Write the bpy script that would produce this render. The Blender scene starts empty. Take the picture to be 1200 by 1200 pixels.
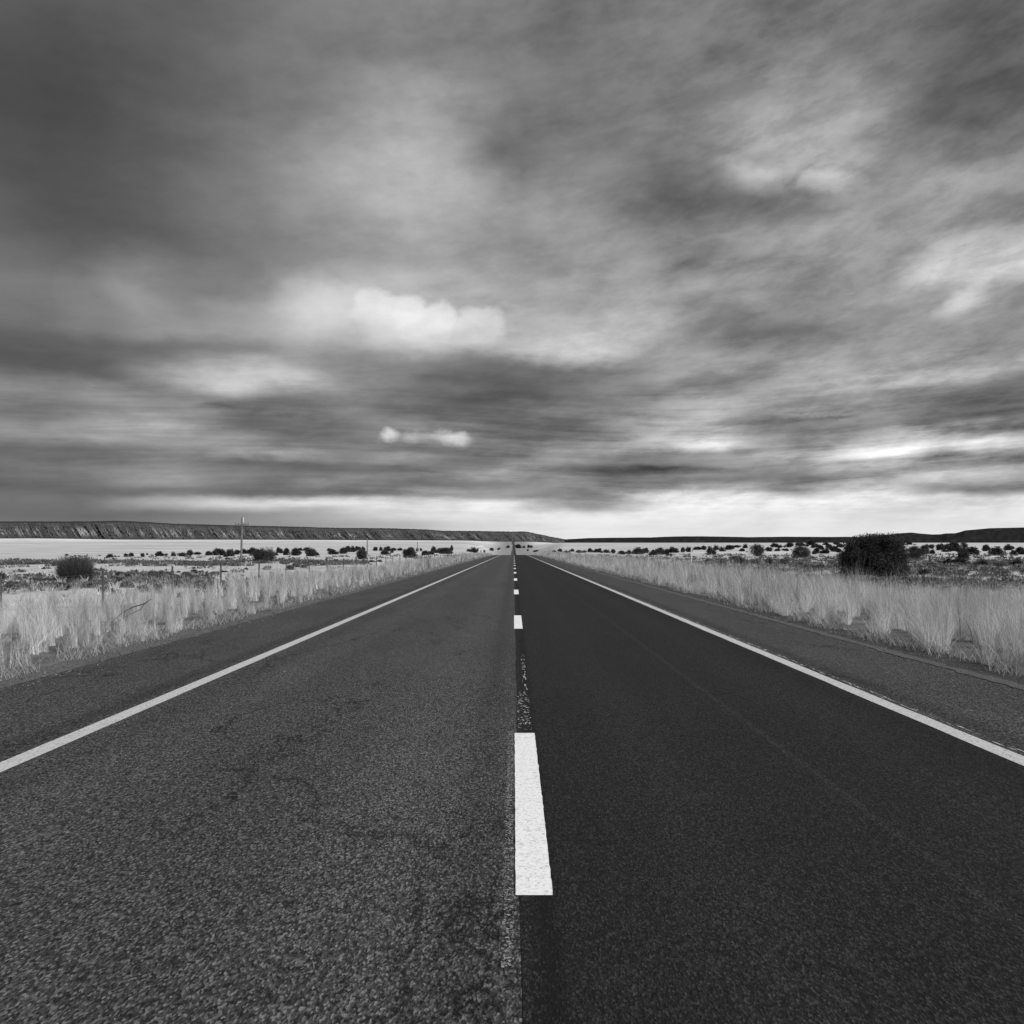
import bpy, math, random
import numpy as np
from mathutils import noise as mnoise, Vector

random.seed(11)
rng = np.random.default_rng(11)
scene = bpy.context.scene
C = scene.collection

# ---------------------------------------------------------------- camera
H = 1.474            # eye height above the road
F = 1000.0           # focal length in px of a 1200 px wide picture
VX, VY = 602.0, 644.0  # where the straight level road vanishes
cam_d = bpy.data.cameras.new('camera')
cam = bpy.data.objects.new('camera', cam_d)
C.objects.link(cam)
cam.location = (0, 0, H)
cam.rotation_euler = (math.radians(90), 0, 0)
cam_d.sensor_width = 36.0
cam_d.lens = 36.0 * F / 1200.0
cam_d.shift_x = -(VX - 600) / 1200.0
cam_d.shift_y = (VY - 600) / 1200.0
cam_d.clip_start = 0.05
cam_d.clip_end = 60000
scene.camera = cam

SUN_EL, SUN_AZ = 38.0, 128.0   # azimuth clockwise from +Y (to the right, a little behind the camera)
EXPO = 0.45
scene.view_settings.view_transform = 'Standard'
scene.view_settings.look = 'None'
scene.view_settings.exposure = EXPO
scene.view_settings.gamma = 1.0
scene.view_settings.use_curve_mapping = False

# ---------------------------------------------------------------- sky
world = bpy.data.worlds.new('World')
scene.world = world
world.use_nodes = True
nt = world.node_tree
nt.nodes.clear()


class G:
    """tiny helper to write node trees"""
    def __init__(s, nt): s.nt = nt
    def n(s, t, **kw):
        nd = s.nt.nodes.new(t)
        for k, v in kw.items(): setattr(nd, k, v)
        return nd
    def put(s, sock, v):
        if isinstance(v, bpy.types.NodeSocket): s.nt.links.new(v, sock)
        elif v is not None: sock.default_value = v
    def m(s, op, a=None, b=None, c=None, clamp=False):
        nd = s.n('ShaderNodeMath', operation=op, use_clamp=clamp)
        for i, v in enumerate((a, b, c)): s.put(nd.inputs[i], v)
        return nd.outputs[0]
    def sep(s, v):
        nd = s.n('ShaderNodeSeparateXYZ'); s.put(nd.inputs[0], v); return nd.outputs
    def comb(s, x=0., y=0., z=0.):
        nd = s.n('ShaderNodeCombineXYZ')
        for i, v in enumerate((x, y, z)): s.put(nd.inputs[i], v)
        return nd.outputs[0]
    def noise(s, vec, scale, detail=4, rough=.55, dist=0., w=None):
        nd = s.n('ShaderNodeTexNoise')
        s.put(nd.inputs['Vector'], vec)
        nd.inputs['Scale'].default_value = scale
        nd.inputs['Detail'].default_value = detail
        nd.inputs['Roughness'].default_value = rough
        nd.inputs['Distortion'].default_value = dist
        return nd.outputs[0]
    def rng(s, v, a, b, c=0., d=1., smooth=True):
        nd = s.n('ShaderNodeMapRange', interpolation_type='SMOOTHSTEP' if smooth else 'LINEAR')
        s.put(nd.inputs[0], v)
        for i, x in enumerate((a, b, c, d)): s.put(nd.inputs[i + 1], x)
        return nd.outputs[0]
    def mixf(s, t, a, b):
        nd = s.n('ShaderNodeMix', data_type='FLOAT')
        s.put(nd.inputs[0], t); s.put(nd.inputs[2], a); s.put(nd.inputs[3], b)
        return nd.outputs[0]
    def scale(s, v, sx, sy, sz, loc=(0, 0, 0), rot=(0, 0, 0), typ='POINT'):
        nd = s.n('ShaderNodeMapping', vector_type=typ)
        s.put(nd.inputs[0], v)
        nd.inputs['Scale'].default_value = (sx, sy, sz)
        nd.inputs['Location'].default_value = loc
        nd.inputs['Rotation'].default_value = rot
        return nd.outputs[0]


def lin(v):
    v = v / 255.0
    return v / 12.92 if v <= .04045 else ((v + .055) / 1.055) ** 2.4


g = G(nt)
tc = g.n('ShaderNodeTexCoord')
D = g.sep(tc.outputs['Generated'])
az = g.m('ARCTAN2', D[0], D[1])
hor = g.m('SQRT', g.m('ADD', g.m('MULTIPLY', D[0], D[0]), g.m('MULTIPLY', D[1], D[1])))
el = g.m('ARCTAN2', D[2], hor)
# clouds seen on a ceiling: streaks get flatter towards the horizon
zz = g.m('ADD', g.m('MAXIMUM', D[2], 0.0), 0.075)
cx = g.m('DIVIDE', D[0], zz)
cy = g.m('DIVIDE', D[1], zz)
ceil_v = g.comb(cx, cy, 0.)
sky_v = g.comb(g.m('MULTIPLY', az, 1.0), g.m('MULTIPLY', el, 3.2), 0.)
n_warp1 = g.noise(g.comb(g.m('MULTIPLY', az, 5.0), g.m('MULTIPLY', el, 14.0), 3.3), 1.0, 4, .55)
n_warp2 = g.noise(g.comb(g.m('MULTIPLY', az, 6.0), g.m('MULTIPLY', el, 12.0), 9.1), 1.0, 5, .6)
azw = g.m('ADD', az, g.m('MULTIPLY', g.m('SUBTRACT', n_warp1, .5), .11))
damp = g.rng(el, 0.0, .22, .25, 1.0, False)
elw = g.m('ADD', el, g.m('MULTIPLY', g.m('MULTIPLY', g.m('SUBTRACT', n_warp2, .5), .055), damp))


def px_dir(px, py):
    u = (px - VX) / F; e = (VY - py) / F
    return math.atan(u), math.atan(e / math.sqrt(1 + u * u))


XS = [69, 100, 150, 200, 250, 300, 350, 400, 450, 500, 550, 600, 650, 700, 750, 800, 850, 900, 950, 1000, 1050, 1100, 1131]
ROWS = {
 60:  [90, 92, 95, 98, 102, 110, 118, 124, 130, 132, 130, 124, 120, 120, 122, 124, 126, 128, 128, 124, 118, 112, 108],
 120: [78, 80, 86, 94, 104, 116, 132, 146, 158, 160, 144, 122, 116, 118, 124, 126, 132, 140, 142, 134, 122, 108, 102],
 190: [72, 74, 84, 96, 108, 126, 146, 164, 176, 174, 146, 112, 120, 126, 122, 120, 146, 168, 168, 160, 128, 106, 102],
 215: [74, 78, 86, 94, 108, 126, 146, 162, 172, 174, 158, 132, 138, 132, 112, 112, 132, 158, 170, 168, 136, 128, 124],
 250: [76, 80, 88, 98, 112, 124, 140, 154, 168, 172, 162, 150, 150, 138, 116, 100, 104, 108, 122, 134, 146, 158, 150],
 300: [84, 88, 94, 102, 116, 126, 136, 144, 152, 160, 158, 154, 150, 154, 152, 132, 140, 148, 150, 156, 150, 154, 140],
 350: [104, 116, 134, 124, 122, 142, 164, 172, 178, 178, 172, 164, 160, 164, 164, 154, 150, 148, 138, 150, 160, 190, 205],
 378: [118, 124, 132, 132, 144, 158, 172, 176, 186, 190, 184, 174, 172, 178, 178, 150, 128, 130, 138, 150, 158, 162, 168],
 403: [112, 122, 132, 148, 152, 160, 174, 166, 168, 172, 174, 178, 186, 192, 172, 150, 116, 110, 122, 140, 150, 150, 148],
 430: [90, 92, 98, 106, 130, 140, 148, 144, 140, 126, 116, 108, 112, 124, 138, 148, 150, 150, 152, 152, 148, 142, 138],
 455: [80, 82, 94, 150, 188, 188, 176, 138, 122, 110, 98, 90, 100, 116, 124, 132, 132, 136, 150, 172, 182, 186, 176],
 482: [126, 144, 148, 138, 112, 112, 120, 124, 112, 106, 104, 106, 112, 118, 138, 152, 160, 150, 156, 150, 136, 120, 106],
 508: [104, 128, 158, 160, 104, 92, 96, 96, 116, 132, 124, 98, 104, 118, 150, 166, 158, 116, 112, 124, 122, 110, 98],
 525: [138, 150, 158, 150, 140, 132, 112, 112, 118, 116, 110, 108, 128, 150, 172, 186, 168, 130, 130, 170, 200, 180, 162],
 538: [110, 108, 118, 128, 130, 160, 152, 112, 138, 142, 134, 124, 134, 124, 112, 122, 140, 160, 170, 190, 196, 196, 200],
 550: [104, 112, 112, 122, 116, 104, 92, 92, 104, 112, 140, 156, 122, 96, 96, 108, 130, 130, 150, 168, 172, 160, 158],
 566: [98, 108, 134, 140, 120, 112, 110, 134, 134, 108, 96, 108, 118, 118, 120, 126, 122, 118, 124, 136, 160, 176, 168],
 578: [88, 92, 100, 110, 102, 100, 104, 112, 120, 136, 142, 138, 112, 124, 150, 180, 172, 150, 160, 190, 176, 134, 120],
 590: [100, 118, 160, 170, 196, 208, 214, 216, 216, 218, 222, 212, 170, 150, 176, 204, 212, 208, 214, 216, 214, 212, 212],
 603: [96, 98, 104, 112, 124, 138, 158, 178, 204, 216, 222, 226, 224, 218, 220, 224, 222, 220, 222, 224, 222, 222, 222],
 618: [108, 112, 116, 122, 132, 140, 146, 158, 166, 184, 204, 214, 216, 222, 226, 226, 226, 224, 226, 226, 226, 224, 222],
 640: [118, 122, 130, 138, 146, 152, 160, 172, 184, 198, 210, 216, 220, 224, 228, 228, 228, 228, 228, 228, 228, 226, 224],
}
SKY_GAIN = 1.0 / (2 ** EXPO)
az_p = g.m('ADD', g.m('MULTIPLY', azw, 1 / (2 * math.pi)), .5)
prev = None; prev_el = None
for py in sorted(ROWS):
    vals = ROWS[py]
    cr = g.n('ShaderNodeValToRGB')
    g.put(cr.inputs[0], az_p)
    ramp = cr.color_ramp
    ramp.interpolation = 'CARDINAL'
    stops = [(0.0, 118), (0.22, 122), (.34, 112)] + \
            [(px_dir(x, 644)[0] / (2 * math.pi) + .5, v) for x, v in zip(XS, vals)] + [(.66, 128), (.8, 138), (1.0, 118)]
    e = ramp.elements
    e[0].position = stops[0][0]; e[1].position = stops[-1][0]
    for pos, _ in stops[1:-1]: e.new(pos)
    for q, (pos, v) in zip(e, stops):
        L = lin(v) * SKY_GAIN
        q.color = (L, L, L, 1)
    rgb = g.n('ShaderNodeRGBToBW'); g.put(rgb.inputs[0], cr.outputs[0])
    # elevations are read on the picture's middle column
    row_el = math.atan((VY - py) / F)
    if prev is None:
        prev = rgb.outputs[0]; prev_el = row_el
    else:
        t = g.rng(elw, prev_el, row_el)
        prev = g.mixf(t, prev, rgb.outputs[0]); prev_el = row_el
base = prev
# overhead and behind: even grey overcast
zen = g.noise(ceil_v, .9, 6, .58, .4)
zen_c = g.rng(zen, .3, .72, lin(95) * SKY_GAIN, lin(185) * SKY_GAIN)
# fine cloud texture: long soft streaks low down, mottling higher up
st1 = g.noise(g.scale(ceil_v, .55, 1.5, 1), 1.0, 9, .60, .15)
st2 = g.noise(g.comb(g.m('MULTIPLY', az, 6.0), g.m('MULTIPLY', el, 60.0), 1.7), 1.0, 6, .6, .3)
st3 = g.noise(g.comb(g.m('MULTIPLY', az, 26.0), g.m('MULTIPLY', el, 46.0), 5.2), 1.0, 7, .58, .1)
hi = g.rng(el, .10, .30)
fine = g.mixf(hi, g.m('MULTIPLY', g.m('SUBTRACT', st2, .5), .75), g.m('MULTIPLY', g.m('SUBTRACT', st3, .5), .42))
fine = g.m('ADD', fine, g.m('MULTIPLY', g.m('SUBTRACT', st1, .5), .75))
# medium wisps drawn out along the wind, and billows high up
st4 = g.noise(g.comb(g.m('ADD', g.m('MULTIPLY', az, 9.0), g.m('MULTIPLY', el, -6.0)), g.m('MULTIPLY', el, 34.0), 12.2), 1.0, 8, .62, .12)
st5 = g.noise(g.comb(g.m('ADD', g.m('MULTIPLY', az, 7.0), g.m('MULTIPLY', el, 4.0)), g.m('SUBTRACT', g.m('MULTIPLY', el, 15.0), g.m('MULTIPLY', az, 2.0)), 4.2), 1.0, 9, .60, .15)
st6 = g.noise(g.comb(g.m('MULTIPLY', az, 9.0), g.m('MULTIPLY', el, 150.0), 2.7), 1.0, 4, .6, .2)
fine = g.m('ADD', fine, g.mixf(hi, g.m('MULTIPLY', g.m('SUBTRACT', st4, .5), 1.0), g.m('MULTIPLY', g.m('SUBTRACT', st5, .5), .95)))
fine = g.m('ADD', fine, g.m('MULTIPLY', g.m('MULTIPLY', g.m('SUBTRACT', st6, .5), .45), g.rng(el, .22, .05)))
low_q = g.rng(el, .02, .08, .14, 1.0)
stc = g.m('SUBTRACT', g.rng(st4, .36, .64), .5)
fine = g.m('ADD', fine, g.m('MULTIPLY', g.m('MULTIPLY', stc, .34), g.rng(el, .30, .12)))
st7 = g.m('SUBTRACT', g.rng(g.noise(g.comb(g.m('MULTIPLY', az, 16.0), g.m('SUBTRACT', g.m('MULTIPLY', el, 42.0), g.m('MULTIPLY', az, 7.)), 8.8), 1.0, 9, .64, .12), .34, .66), .5)
fine = g.m('ADD', fine, g.m('MULTIPLY', g.m('MULTIPLY', st7, .32), g.rng(az, -.1, .35, .35, 1.)))
base = g.m('MULTIPLY', g.m('POWER', g.m('MULTIPLY', base, 1.0 / (lin(150) * SKY_GAIN)), 1.10), lin(150) * SKY_GAIN)
base = g.m('MINIMUM', base, .80 * SKY_GAIN)
st8 = g.m('SUBTRACT', g.rng(g.noise(g.comb(g.m('MULTIPLY', az, 5.0), g.m('ADD', g.m('MULTIPLY', el, 105.0), g.m('MULTIPLY', g.m('SINE', g.m('MULTIPLY', az, 7.)), .9)), 21.7), 1.0, 5, .55, .1), .36, .60), .5)
fine = g.m('ADD', fine, g.m('MULTIPLY', g.m('MULTIPLY', st8, .32), g.m('MULTIPLY', g.rng(el, .24, .12), g.rng(el, .035, .08))))
fine = g.m('MULTIPLY', fine, g.rng(az, -.45, .1, .62, 1.1))
val = g.m('MULTIPLY', base, g.m('ADD', 1.0, g.m('MULTIPLY', fine, low_q)))


def blob(val, px, py, w, h, amp, rot=0., below=1.0, sharp=1.0):
    """a soft cloud patch in azimuth / elevation; w, h half widths in px; below > 1 lets it trail off downwards"""
    a, e = px_dir(px, py)
    ca = math.cos(a)
    dx = g.m('SUBTRACT', azf, a); dy = g.m('SUBTRACT', elf, e)
    if rot:
        c, s_ = math.cos(rot), math.sin(rot)
        dx, dy = g.m('ADD', g.m('MULTIPLY', dx, c), g.m('MULTIPLY', dy, s_)), g.m('SUBTRACT', g.m('MULTIPLY', dy, c), g.m('MULTIPLY', dx, s_))
    ky = F / h / ca
    dy = g.m('MULTIPLY', dy, ky) if below == 1.0 else g.m('ADD', g.m('MULTIPLY', g.m('MAXIMUM', dy, 0.), ky), g.m('MULTIPLY', g.m('MINIMUM', dy, 0.), ky / below))
    dx = g.m('MULTIPLY', dx, F / w / (ca * ca))
    r2 = g.m('ADD', g.m('MULTIPLY', dx, dx), g.m('MULTIPLY', dy, dy))
    s = g.rng(g.m('SQRT', r2), 1.0, 1.0 - sharp)
    return g.m('MULTIPLY_ADD', s, amp * SKY_GAIN, val)


w3 = g.noise(g.comb(g.m('MULTIPLY', az, 45.0), g.m('MULTIPLY', el, 60.0), 2.0), 1.0, 5, .6)
w4 = g.noise(g.comb(g.m('MULTIPLY', az, 45.0), g.m('MULTIPLY', el, 60.0), 7.0), 1.0, 5, .6)
azf = g.m('ADD', az, g.m('MULTIPLY', g.m('SUBTRACT', w3, .5), .020))
elf = g.m('ADD', el, g.m('MULTIPLY', g.m('SUBTRACT', w4, .5), .016))
# the row of cumulus heads: crisp rounded tops that melt away below
mx_ = None
for (px, py, w, h, k) in [(436, 354, 32, 20, .72), (458, 360, 26, 17, .80), (478, 364, 28, 22, .92), (500, 374, 26, 18, .85), (517, 372, 24, 21, .92), (564, 374, 32, 19, .74), (540, 382, 34, 15, .62), (402, 352, 40, 24, .30), (352, 350, 46, 26, .22), (455, 376, 44, 16, .55), (500, 386, 50, 16, .55)]:
    a, e = px_dir(px, py); ca = math.cos(a)
    dx = g.m('MULTIPLY', g.m('SUBTRACT', azf, a), F / w / (ca * ca))
    dyr = g.m('MULTIPLY', g.m('SUBTRACT', elf, e), F / h / ca)
    dy = g.m('ADD', g.m('MAXIMUM', dyr, 0.), g.m('MULTIPLY', g.m('MINIMUM', dyr, 0.), .38))
    r_ = g.m('SQRT', g.m('ADD', g.m('MULTIPLY', dx, dx), g.m('MULTIPLY', dy, dy)))
    t_ = g.m('MULTIPLY', g.m('MULTIPLY', g.rng(r_, 1.04, .52), g.rng(dyr, -2.6, .5)), k)
    mx_ = t_ if mx_ is None else g.m('MAXIMUM', mx_, t_)
val = g.m('MULTIPLY_ADD', mx_, .31 * SKY_GAIN, val)
for b in [(480, 378, 150, 34, .12, -.1, 1.8, 1.0), (368, 345, 62, 26, .10, 0, 2.0, 1.0), (340, 372, 70, 30, .05, 0, 1.5, 1.0),
          (457, 508, 15, 9, .44, 0, 1.3, .8), (482, 512, 22, 8, .22, 0, 1.2, 1.0), (505, 510, 16, 6, .12, 0, 1.2, 1.0), (533, 513, 30, 11, .42, -.1, 1.3, .9), (500, 513, 90, 12, .06, 0, 1.2, 1.0),
          (285, 450, 95, 21, .12, 0, 1., 1.0),
          (255, 475, 40, 6, -.07, .1, 1.6, 1.0), (303, 480, 20, 6, -.035, .3, 1.4, 1.), (334, 484, 20, 6, -.04, .3, 1.6, 1.),
          (366, 488, 20, 7, -.035, .3, 1.5, 1.), (398, 494, 26, 5, -.03, .2, 1.5, 1.),
          (805, 309, 34, 12, -.07, 0, 1., 1.), (882, 350, 34, 15, .12, 0, 1.2, 1.), (160, 345, 70, 22, .08, -.25, 1.3, 1.),
          (1040, 528, 80, 8, .22, .05, 2.2, 1.), (835, 521, 70, 6, .20, 0, 2.4, 1.), (790, 549, 90, 9, -.06, 0, 1., 1.), (790, 580, 110, 6, .20, 0, 2., 1.),
          (960, 486, 90, 5, .10, 0, 1., 1.), (985, 489, 40, 5, -.08, .1, 1., 1.),
          (880, 203, 60, 20, .22, -.35, 1.3, 1.), (970, 210, 64, 15, .26, -.2, 1.3, .9), (935, 207, 28, 6, -.10, .6, 1., 1.), (1128, 350, 50, 16, .30, .45, 1.5, 1.),
          (1085, 320, 60, 14, .10, .5, 1., 1.), (1060, 300, 50, 12, -.05, .5, 1., 1.)]:
    val = blob(val, *b)
up = g.rng(el, .62, .85)
back = g.rng(g.m('ABSOLUTE', az), .95, 1.5)
val = g.mixf(g.m('MAXIMUM', up, back), val, zen_c)
# thin blue sky above the cloud deck, seen as its luminance only
skt = g.n('ShaderNodeTexSky', sky_type='NISHITA', sun_disc=False)
skt.sun_elevation = math.radians(SUN_EL)
skt.sun_rotation = math.radians(SUN_AZ)
bw = g.n('ShaderNodeRGBToBW'); g.put(bw.inputs[0], skt.outputs[0])
val = g.m('MAXIMUM', val, .01)
val = g.m('ADD', g.m('MULTIPLY', val, 9.4), g.m('MULTIPLY', bw.outputs[0], .06))
ccol = g.comb(val, val, val)
bg = g.n('ShaderNodeBackground'); g.put(bg.inputs[0], ccol); bg.inputs[1].default_value = 0.1
outw = g.n('ShaderNodeOutputWorld'); nt.links.new(bg.outputs[0], outw.inputs[0])

# ---------------------------------------------------------------- sun (veiled by cloud)
sd = bpy.data.lights.new('sun', 'SUN')
sd.energy = 3.0; sd.angle = math.radians(11); sd.color = (1, 1, 1)
sun = bpy.data.objects.new('sun', sd); C.objects.link(sun)
a = math.radians(SUN_AZ); e_ = math.radians(SUN_EL)
sdir = Vector((math.sin(a) * math.cos(e_), math.cos(a) * math.cos(e_), math.sin(e_)))
sun.rotation_euler = (-sdir).to_track_quat('-Z', 'Y').to_euler()
sun.location = sdir * 50

# ---------------------------------------------------------------- helpers
def link(name, me, mat=None, parent=None):
    o = bpy.data.objects.new(name, me); C.objects.link(o)
    if mat is not None: me.materials.append(mat)
    if parent is not None: o.parent = parent
    return o


def props(o, label=None, cat=None, group=None, kind=None):
    if label: o['label'] = label
    if cat: o['category'] = cat
    if group: o['group'] = group
    if kind: o['kind'] = kind
    return o


def np_mesh(name, co, faces, tint=None, smooth=False):
    """co (N,3); faces (M,k) all the same size"""
    me = bpy.data.meshes.new(name)
    co = np.asarray(co, np.float32); faces = np.asarray(faces, np.int32)
    me.vertices.add(len(co)); me.vertices.foreach_set('co', co.ravel())
    k = faces.shape[1]
    me.loops.add(faces.size); me.loops.foreach_set('vertex_index', faces.ravel())
    me.polygons.add(len(faces))
    me.polygons.foreach_set('loop_start', np.arange(0, faces.size, k, dtype=np.int32))
    me.polygons.foreach_set('use_smooth', np.full(len(faces), smooth, bool))
    if tint is not None:
        at = me.attributes.new('tint', 'FLOAT', 'POINT')
        at.data.foreach_set('value', np.asarray(tint, np.float32))
    me.update(calc_edges=True)
    return me


def empty(name, loc):
    o = bpy.data.objects.new(name, None); C.objects.link(o); o.location = loc
    o.empty_display_size = .2
    return o


# tables in metres: height of the land along the line of sight
def table(pairs):
    xs = np.array([p[0] for p in pairs]); zs = np.array([p[1] for p in pairs])
    return xs, zs
T_ROAD = table([(-4000, 20), (-300, 0), (0, 0), (200, 0), (245, -.08), (320, -1.2), (500, -4.2), (750, -7), (1000, -8.5), (1400, -9), (1700, -7.8),
                (2000, -4), (2500, .8), (3000, 6.5), (4000, 20), (5000, 36), (6000, 53), (7500, 82), (10000, 110), (16000, 170)])
T_LEFT = table([(-4000, 20), (-300, -.3), (0, -.3), (245, -.3), (300, .12), (400, .47), (600, 1.47), (1000, 4), (2000, 12.5),
                (3500, 31), (5500, 62), (7500, 90), (10000, 115), (16000, 170)])
T_RIGHT = table([(-4000, 20), (-300, -.3), (0, -.3), (200, -.3), (230, -.13), (330, .48), (430, 1.47), (560, 3.15), (700, 5), (1500, 11.5),
                 (4000, 33.5), (7000, 62), (10000, 95), (16000, 160)])


def sst(x, a, b):
    t = np.clip((x - a) / (b - a), 0, 1); return t * t * (3 - 2 * t)


def base_z(X, Y):
    X = np.asarray(X, float); Y = np.asarray(Y, float)
    zr = np.interp(Y, *T_ROAD)
    zl = np.interp(Y, *T_LEFT); zg = np.interp(Y, *T_RIGHT)
    u = X / np.maximum(np.abs(Y), 60)
    side = np.where(X < 0, zl, zg)
    far = sst(np.abs(u), .012, .06)
    wfar = sst(Y, 200, 320)
    near = np.where(X < 0, sst(np.abs(X), 6.5, 11.5), sst(np.abs(X), 8.5, 15.0))
    w = near * (1 - wfar) + far * wfar
    z = zr * (1 - w) + side * w
    up = np.interp(X / np.maximum(Y, 60), [-.75, -.56, -.53, -.50, -.46, -.26, 0, .3], [3.0, 3.0, 2.6, 1.7, .8, 0, -1.6, -1.6]) / 1000.
    return z + up * np.maximum(Y, 0) * sst(Y, 3800, 6200)


def ground_z(X, Y):
    """with the small unevenness of the open ground"""
    X = np.asarray(X, float); Y = np.asarray(Y, float)
    z = base_z(X, Y)
    r = sst(np.abs(X), 6.0, 9.0) * (1 - sst(Y, 150, 400))
    bump = .05 * np.sin(X * .9 + 1.3 * np.sin(Y * .31)) * np.sin(Y * .47 + X * .21) + .07 * np.sin(X * .17 + Y * .11) + .03 * np.sin(X * 2.1 + 3 * np.sin(Y * .7))
    return z + bump * r


def ray(px, py):
    """point of the ground seen at a place in the photograph"""
    u = (px - VX) / F; e = (VY - py) / F
    Ys = np.geomspace(3, 9000, 6000)
    z = base_z(u * Ys, Ys)
    vis = H + e * Ys
    hit = np.nonzero(z >= vis)[0]
    Y = float(Ys[hit[0]]) if len(hit) else 6000.
    X = u * Y
    return X, Y, float(ground_z(X, Y))


# ---------------------------------------------------------------- materials (all neutral: the photograph is black and white)
def new_mat(name):
    m = bpy.data.materials.new(name); m.use_nodes = True
    t = m.node_tree; t.nodes.clear()
    g = G(t)
    out = g.n('ShaderNodeOutputMaterial')
    bs = g.n('ShaderNodeBsdfPrincipled')
    t.links.new(bs.outputs[0], out.inputs[0])
    bs.inputs['Roughness'].default_value = .85
    bs.inputs['Specular IOR Level'].default_value = .25
    g.bs = bs; g.out = out
    return m, g


def grey(g, v):
    g.put(g.bs.inputs['Base Color'], g.comb(v, v, v))


def pos(g):
    return g.n('ShaderNodeNewGeometry').outputs['Position']


def bump(g, h, strength=.4, dist=.01):
    b = g.n('ShaderNodeBump'); b.inputs['Strength'].default_value = strength; b.inputs['Distance'].default_value = dist
    g.put(b.inputs['Height'], h)
    g.nt.links.new(b.outputs[0], g.bs.inputs['Normal'])


def cells(g, vec, scale, rand=1.0):
    v = g.n('ShaderNodeTexVoronoi', feature='F1'); g.put(v.inputs['Vector'], vec); v.inputs['Scale'].default_value = scale
    v.inputs['Randomness'].default_value = rand
    s = g.n('ShaderNodeSeparateColor'); g.put(s.inputs[0], v.outputs['Color'])
    return s.outputs[0], v.outputs['Distance']


def crack_mask(g, P, scale, width, seed):
    """thin wandering cracks: edges of distorted cells, broken up by a slow noise"""
    wv = g.n('ShaderNodeTexNoise'); g.put(wv.inputs['Vector'], P); wv.inputs['Scale'].default_value = 1.6; wv.inputs['Detail'].default_value = 6
    wv.inputs['Roughness'].default_value = .65
    sc = g.n('ShaderNodeVectorMath', operation='SCALE'); g.put(sc.inputs[0], wv.outputs['Color']); sc.inputs['Scale'].default_value = 1.1
    ad = g.n('ShaderNodeVectorMath', operation='ADD'); g.put(ad.inputs[0], P); g.put(ad.inputs[1], sc.outputs[0])
    v = g.n('ShaderNodeTexVoronoi', feature='DISTANCE_TO_EDGE'); g.put(v.inputs['Vector'], g.scale(ad.outputs[0], 1, .6, 1, loc=(seed, seed, 0)))
    v.inputs['Scale'].default_value = scale
    k = g.rng(v.outputs['Distance'], 0.0, width, 1.0, 0.0, False)
    brk = g.rng(g.noise(g.scale(P, 1, 1, 1, loc=(seed * 2, 0, 0)), .55, 3), .42, .54)
    return g.m('MULTIPLY', k, brk)


def mat_asphalt(name, lo, hi, seed, scale=95., crack=True, tracks=None, patch=.25, grain=1.0):
    m, g = new_mat(name)
    P0 = pos(g); s = g.sep(P0)
    P = g.scale(P0, 1, .5, 1)
    c1, d1 = cells(g, P, scale)
    c2, d2 = cells(g, P, scale * 2.1)
    n1 = g.noise(P, scale * .42, 4, .7)
    n3 = g.noise(P, scale * .16, 3, .7)
    sp = g.m('ADD', g.m('MULTIPLY', g.m('POWER', c1, 4.0), 2.0 * grain), g.m('MULTIPLY', g.m('POWER', c2, 3.0), .5 * grain))
    sp = g.m('ADD', sp, g.m('MULTIPLY', g.m('SUBTRACT', n1, .5), 3.0 * grain))
    sp = g.m('ADD', sp, g.m('MULTIPLY', g.m('SUBTRACT', n3, .5), .9 * grain))
    sp = g.m('MAXIMUM', sp, -.16)
    P = P0
    big = g.noise(g.scale(P, 1, .35, 1, loc=(seed, 0, 0)), .8, 5, .6)
    mid = g.noise(g.scale(P, 1, .6, 1, loc=(0, seed, 0)), 4.5, 5, .65)
    fac = g.m('ADD', sp, .08)
    col = g.m('MULTIPLY_ADD', fac, hi - lo, lo)
    col = g.m('MULTIPLY', col, g.m('ADD', 1.0, g.m('MULTIPLY', g.m('SUBTRACT', big, .5), patch * 2.2)))
    col = g.m('MULTIPLY', col, g.m('ADD', 1.0, g.m('MULTIPLY', g.m('SUBTRACT', mid, .5), patch * 1.3)))
    if tracks:
        for (x, w, amt) in tracks:
            t = g.rng(g.m('ABSOLUTE', g.m('SUBTRACT', s[0], x)), 0.0, w, 1.0, 0.0)
            col = g.m('MULTIPLY', col, g.m('MULTIPLY_ADD', t, amt, 1.0))
    if crack:
        k = crack_mask(g, g.scale(P, 1, .45, 1, rot=(0, 0, .25)), .60, .013, seed)
        col = g.m('MULTIPLY', col, g.m('MULTIPLY_ADD', k, -.70, 1.0))
    col = g.m('MAXIMUM', col, .008)
    grey(g, col)
    g.bs.inputs['Roughness'].default_value = .8
    g.bs.inputs['Specular IOR Level'].default_value = .12
    bump(g, g.m('ADD', g.m('MULTIPLY', d1, 1.0), n1), .55, .006)
    return m


M = {}
M['asphalt'] = mat_asphalt('weathered_asphalt', .017, .080, 3.1, 128., True, [(-2.6, .5, .12), (-.75, .55, .16), (-3.1, .25, -.12), (-.2, .2, -.18)], .28)
M['shoulder'] = mat_asphalt('shoulder_asphalt', .018, .080, 8.4, 120., True, [(-3.75, .22, -.3), (3.85, .25, -.3)], .30)
M['new_asphalt'] = mat_asphalt('dark_new_asphalt', .008, .024, 5.7, 135., False, [(.13, .09, -.5), (1.98, .05, .45), (.95, .4, .16), (2.75, .45, .16), (3.3, .2, -.15)], .2, .9)


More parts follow.
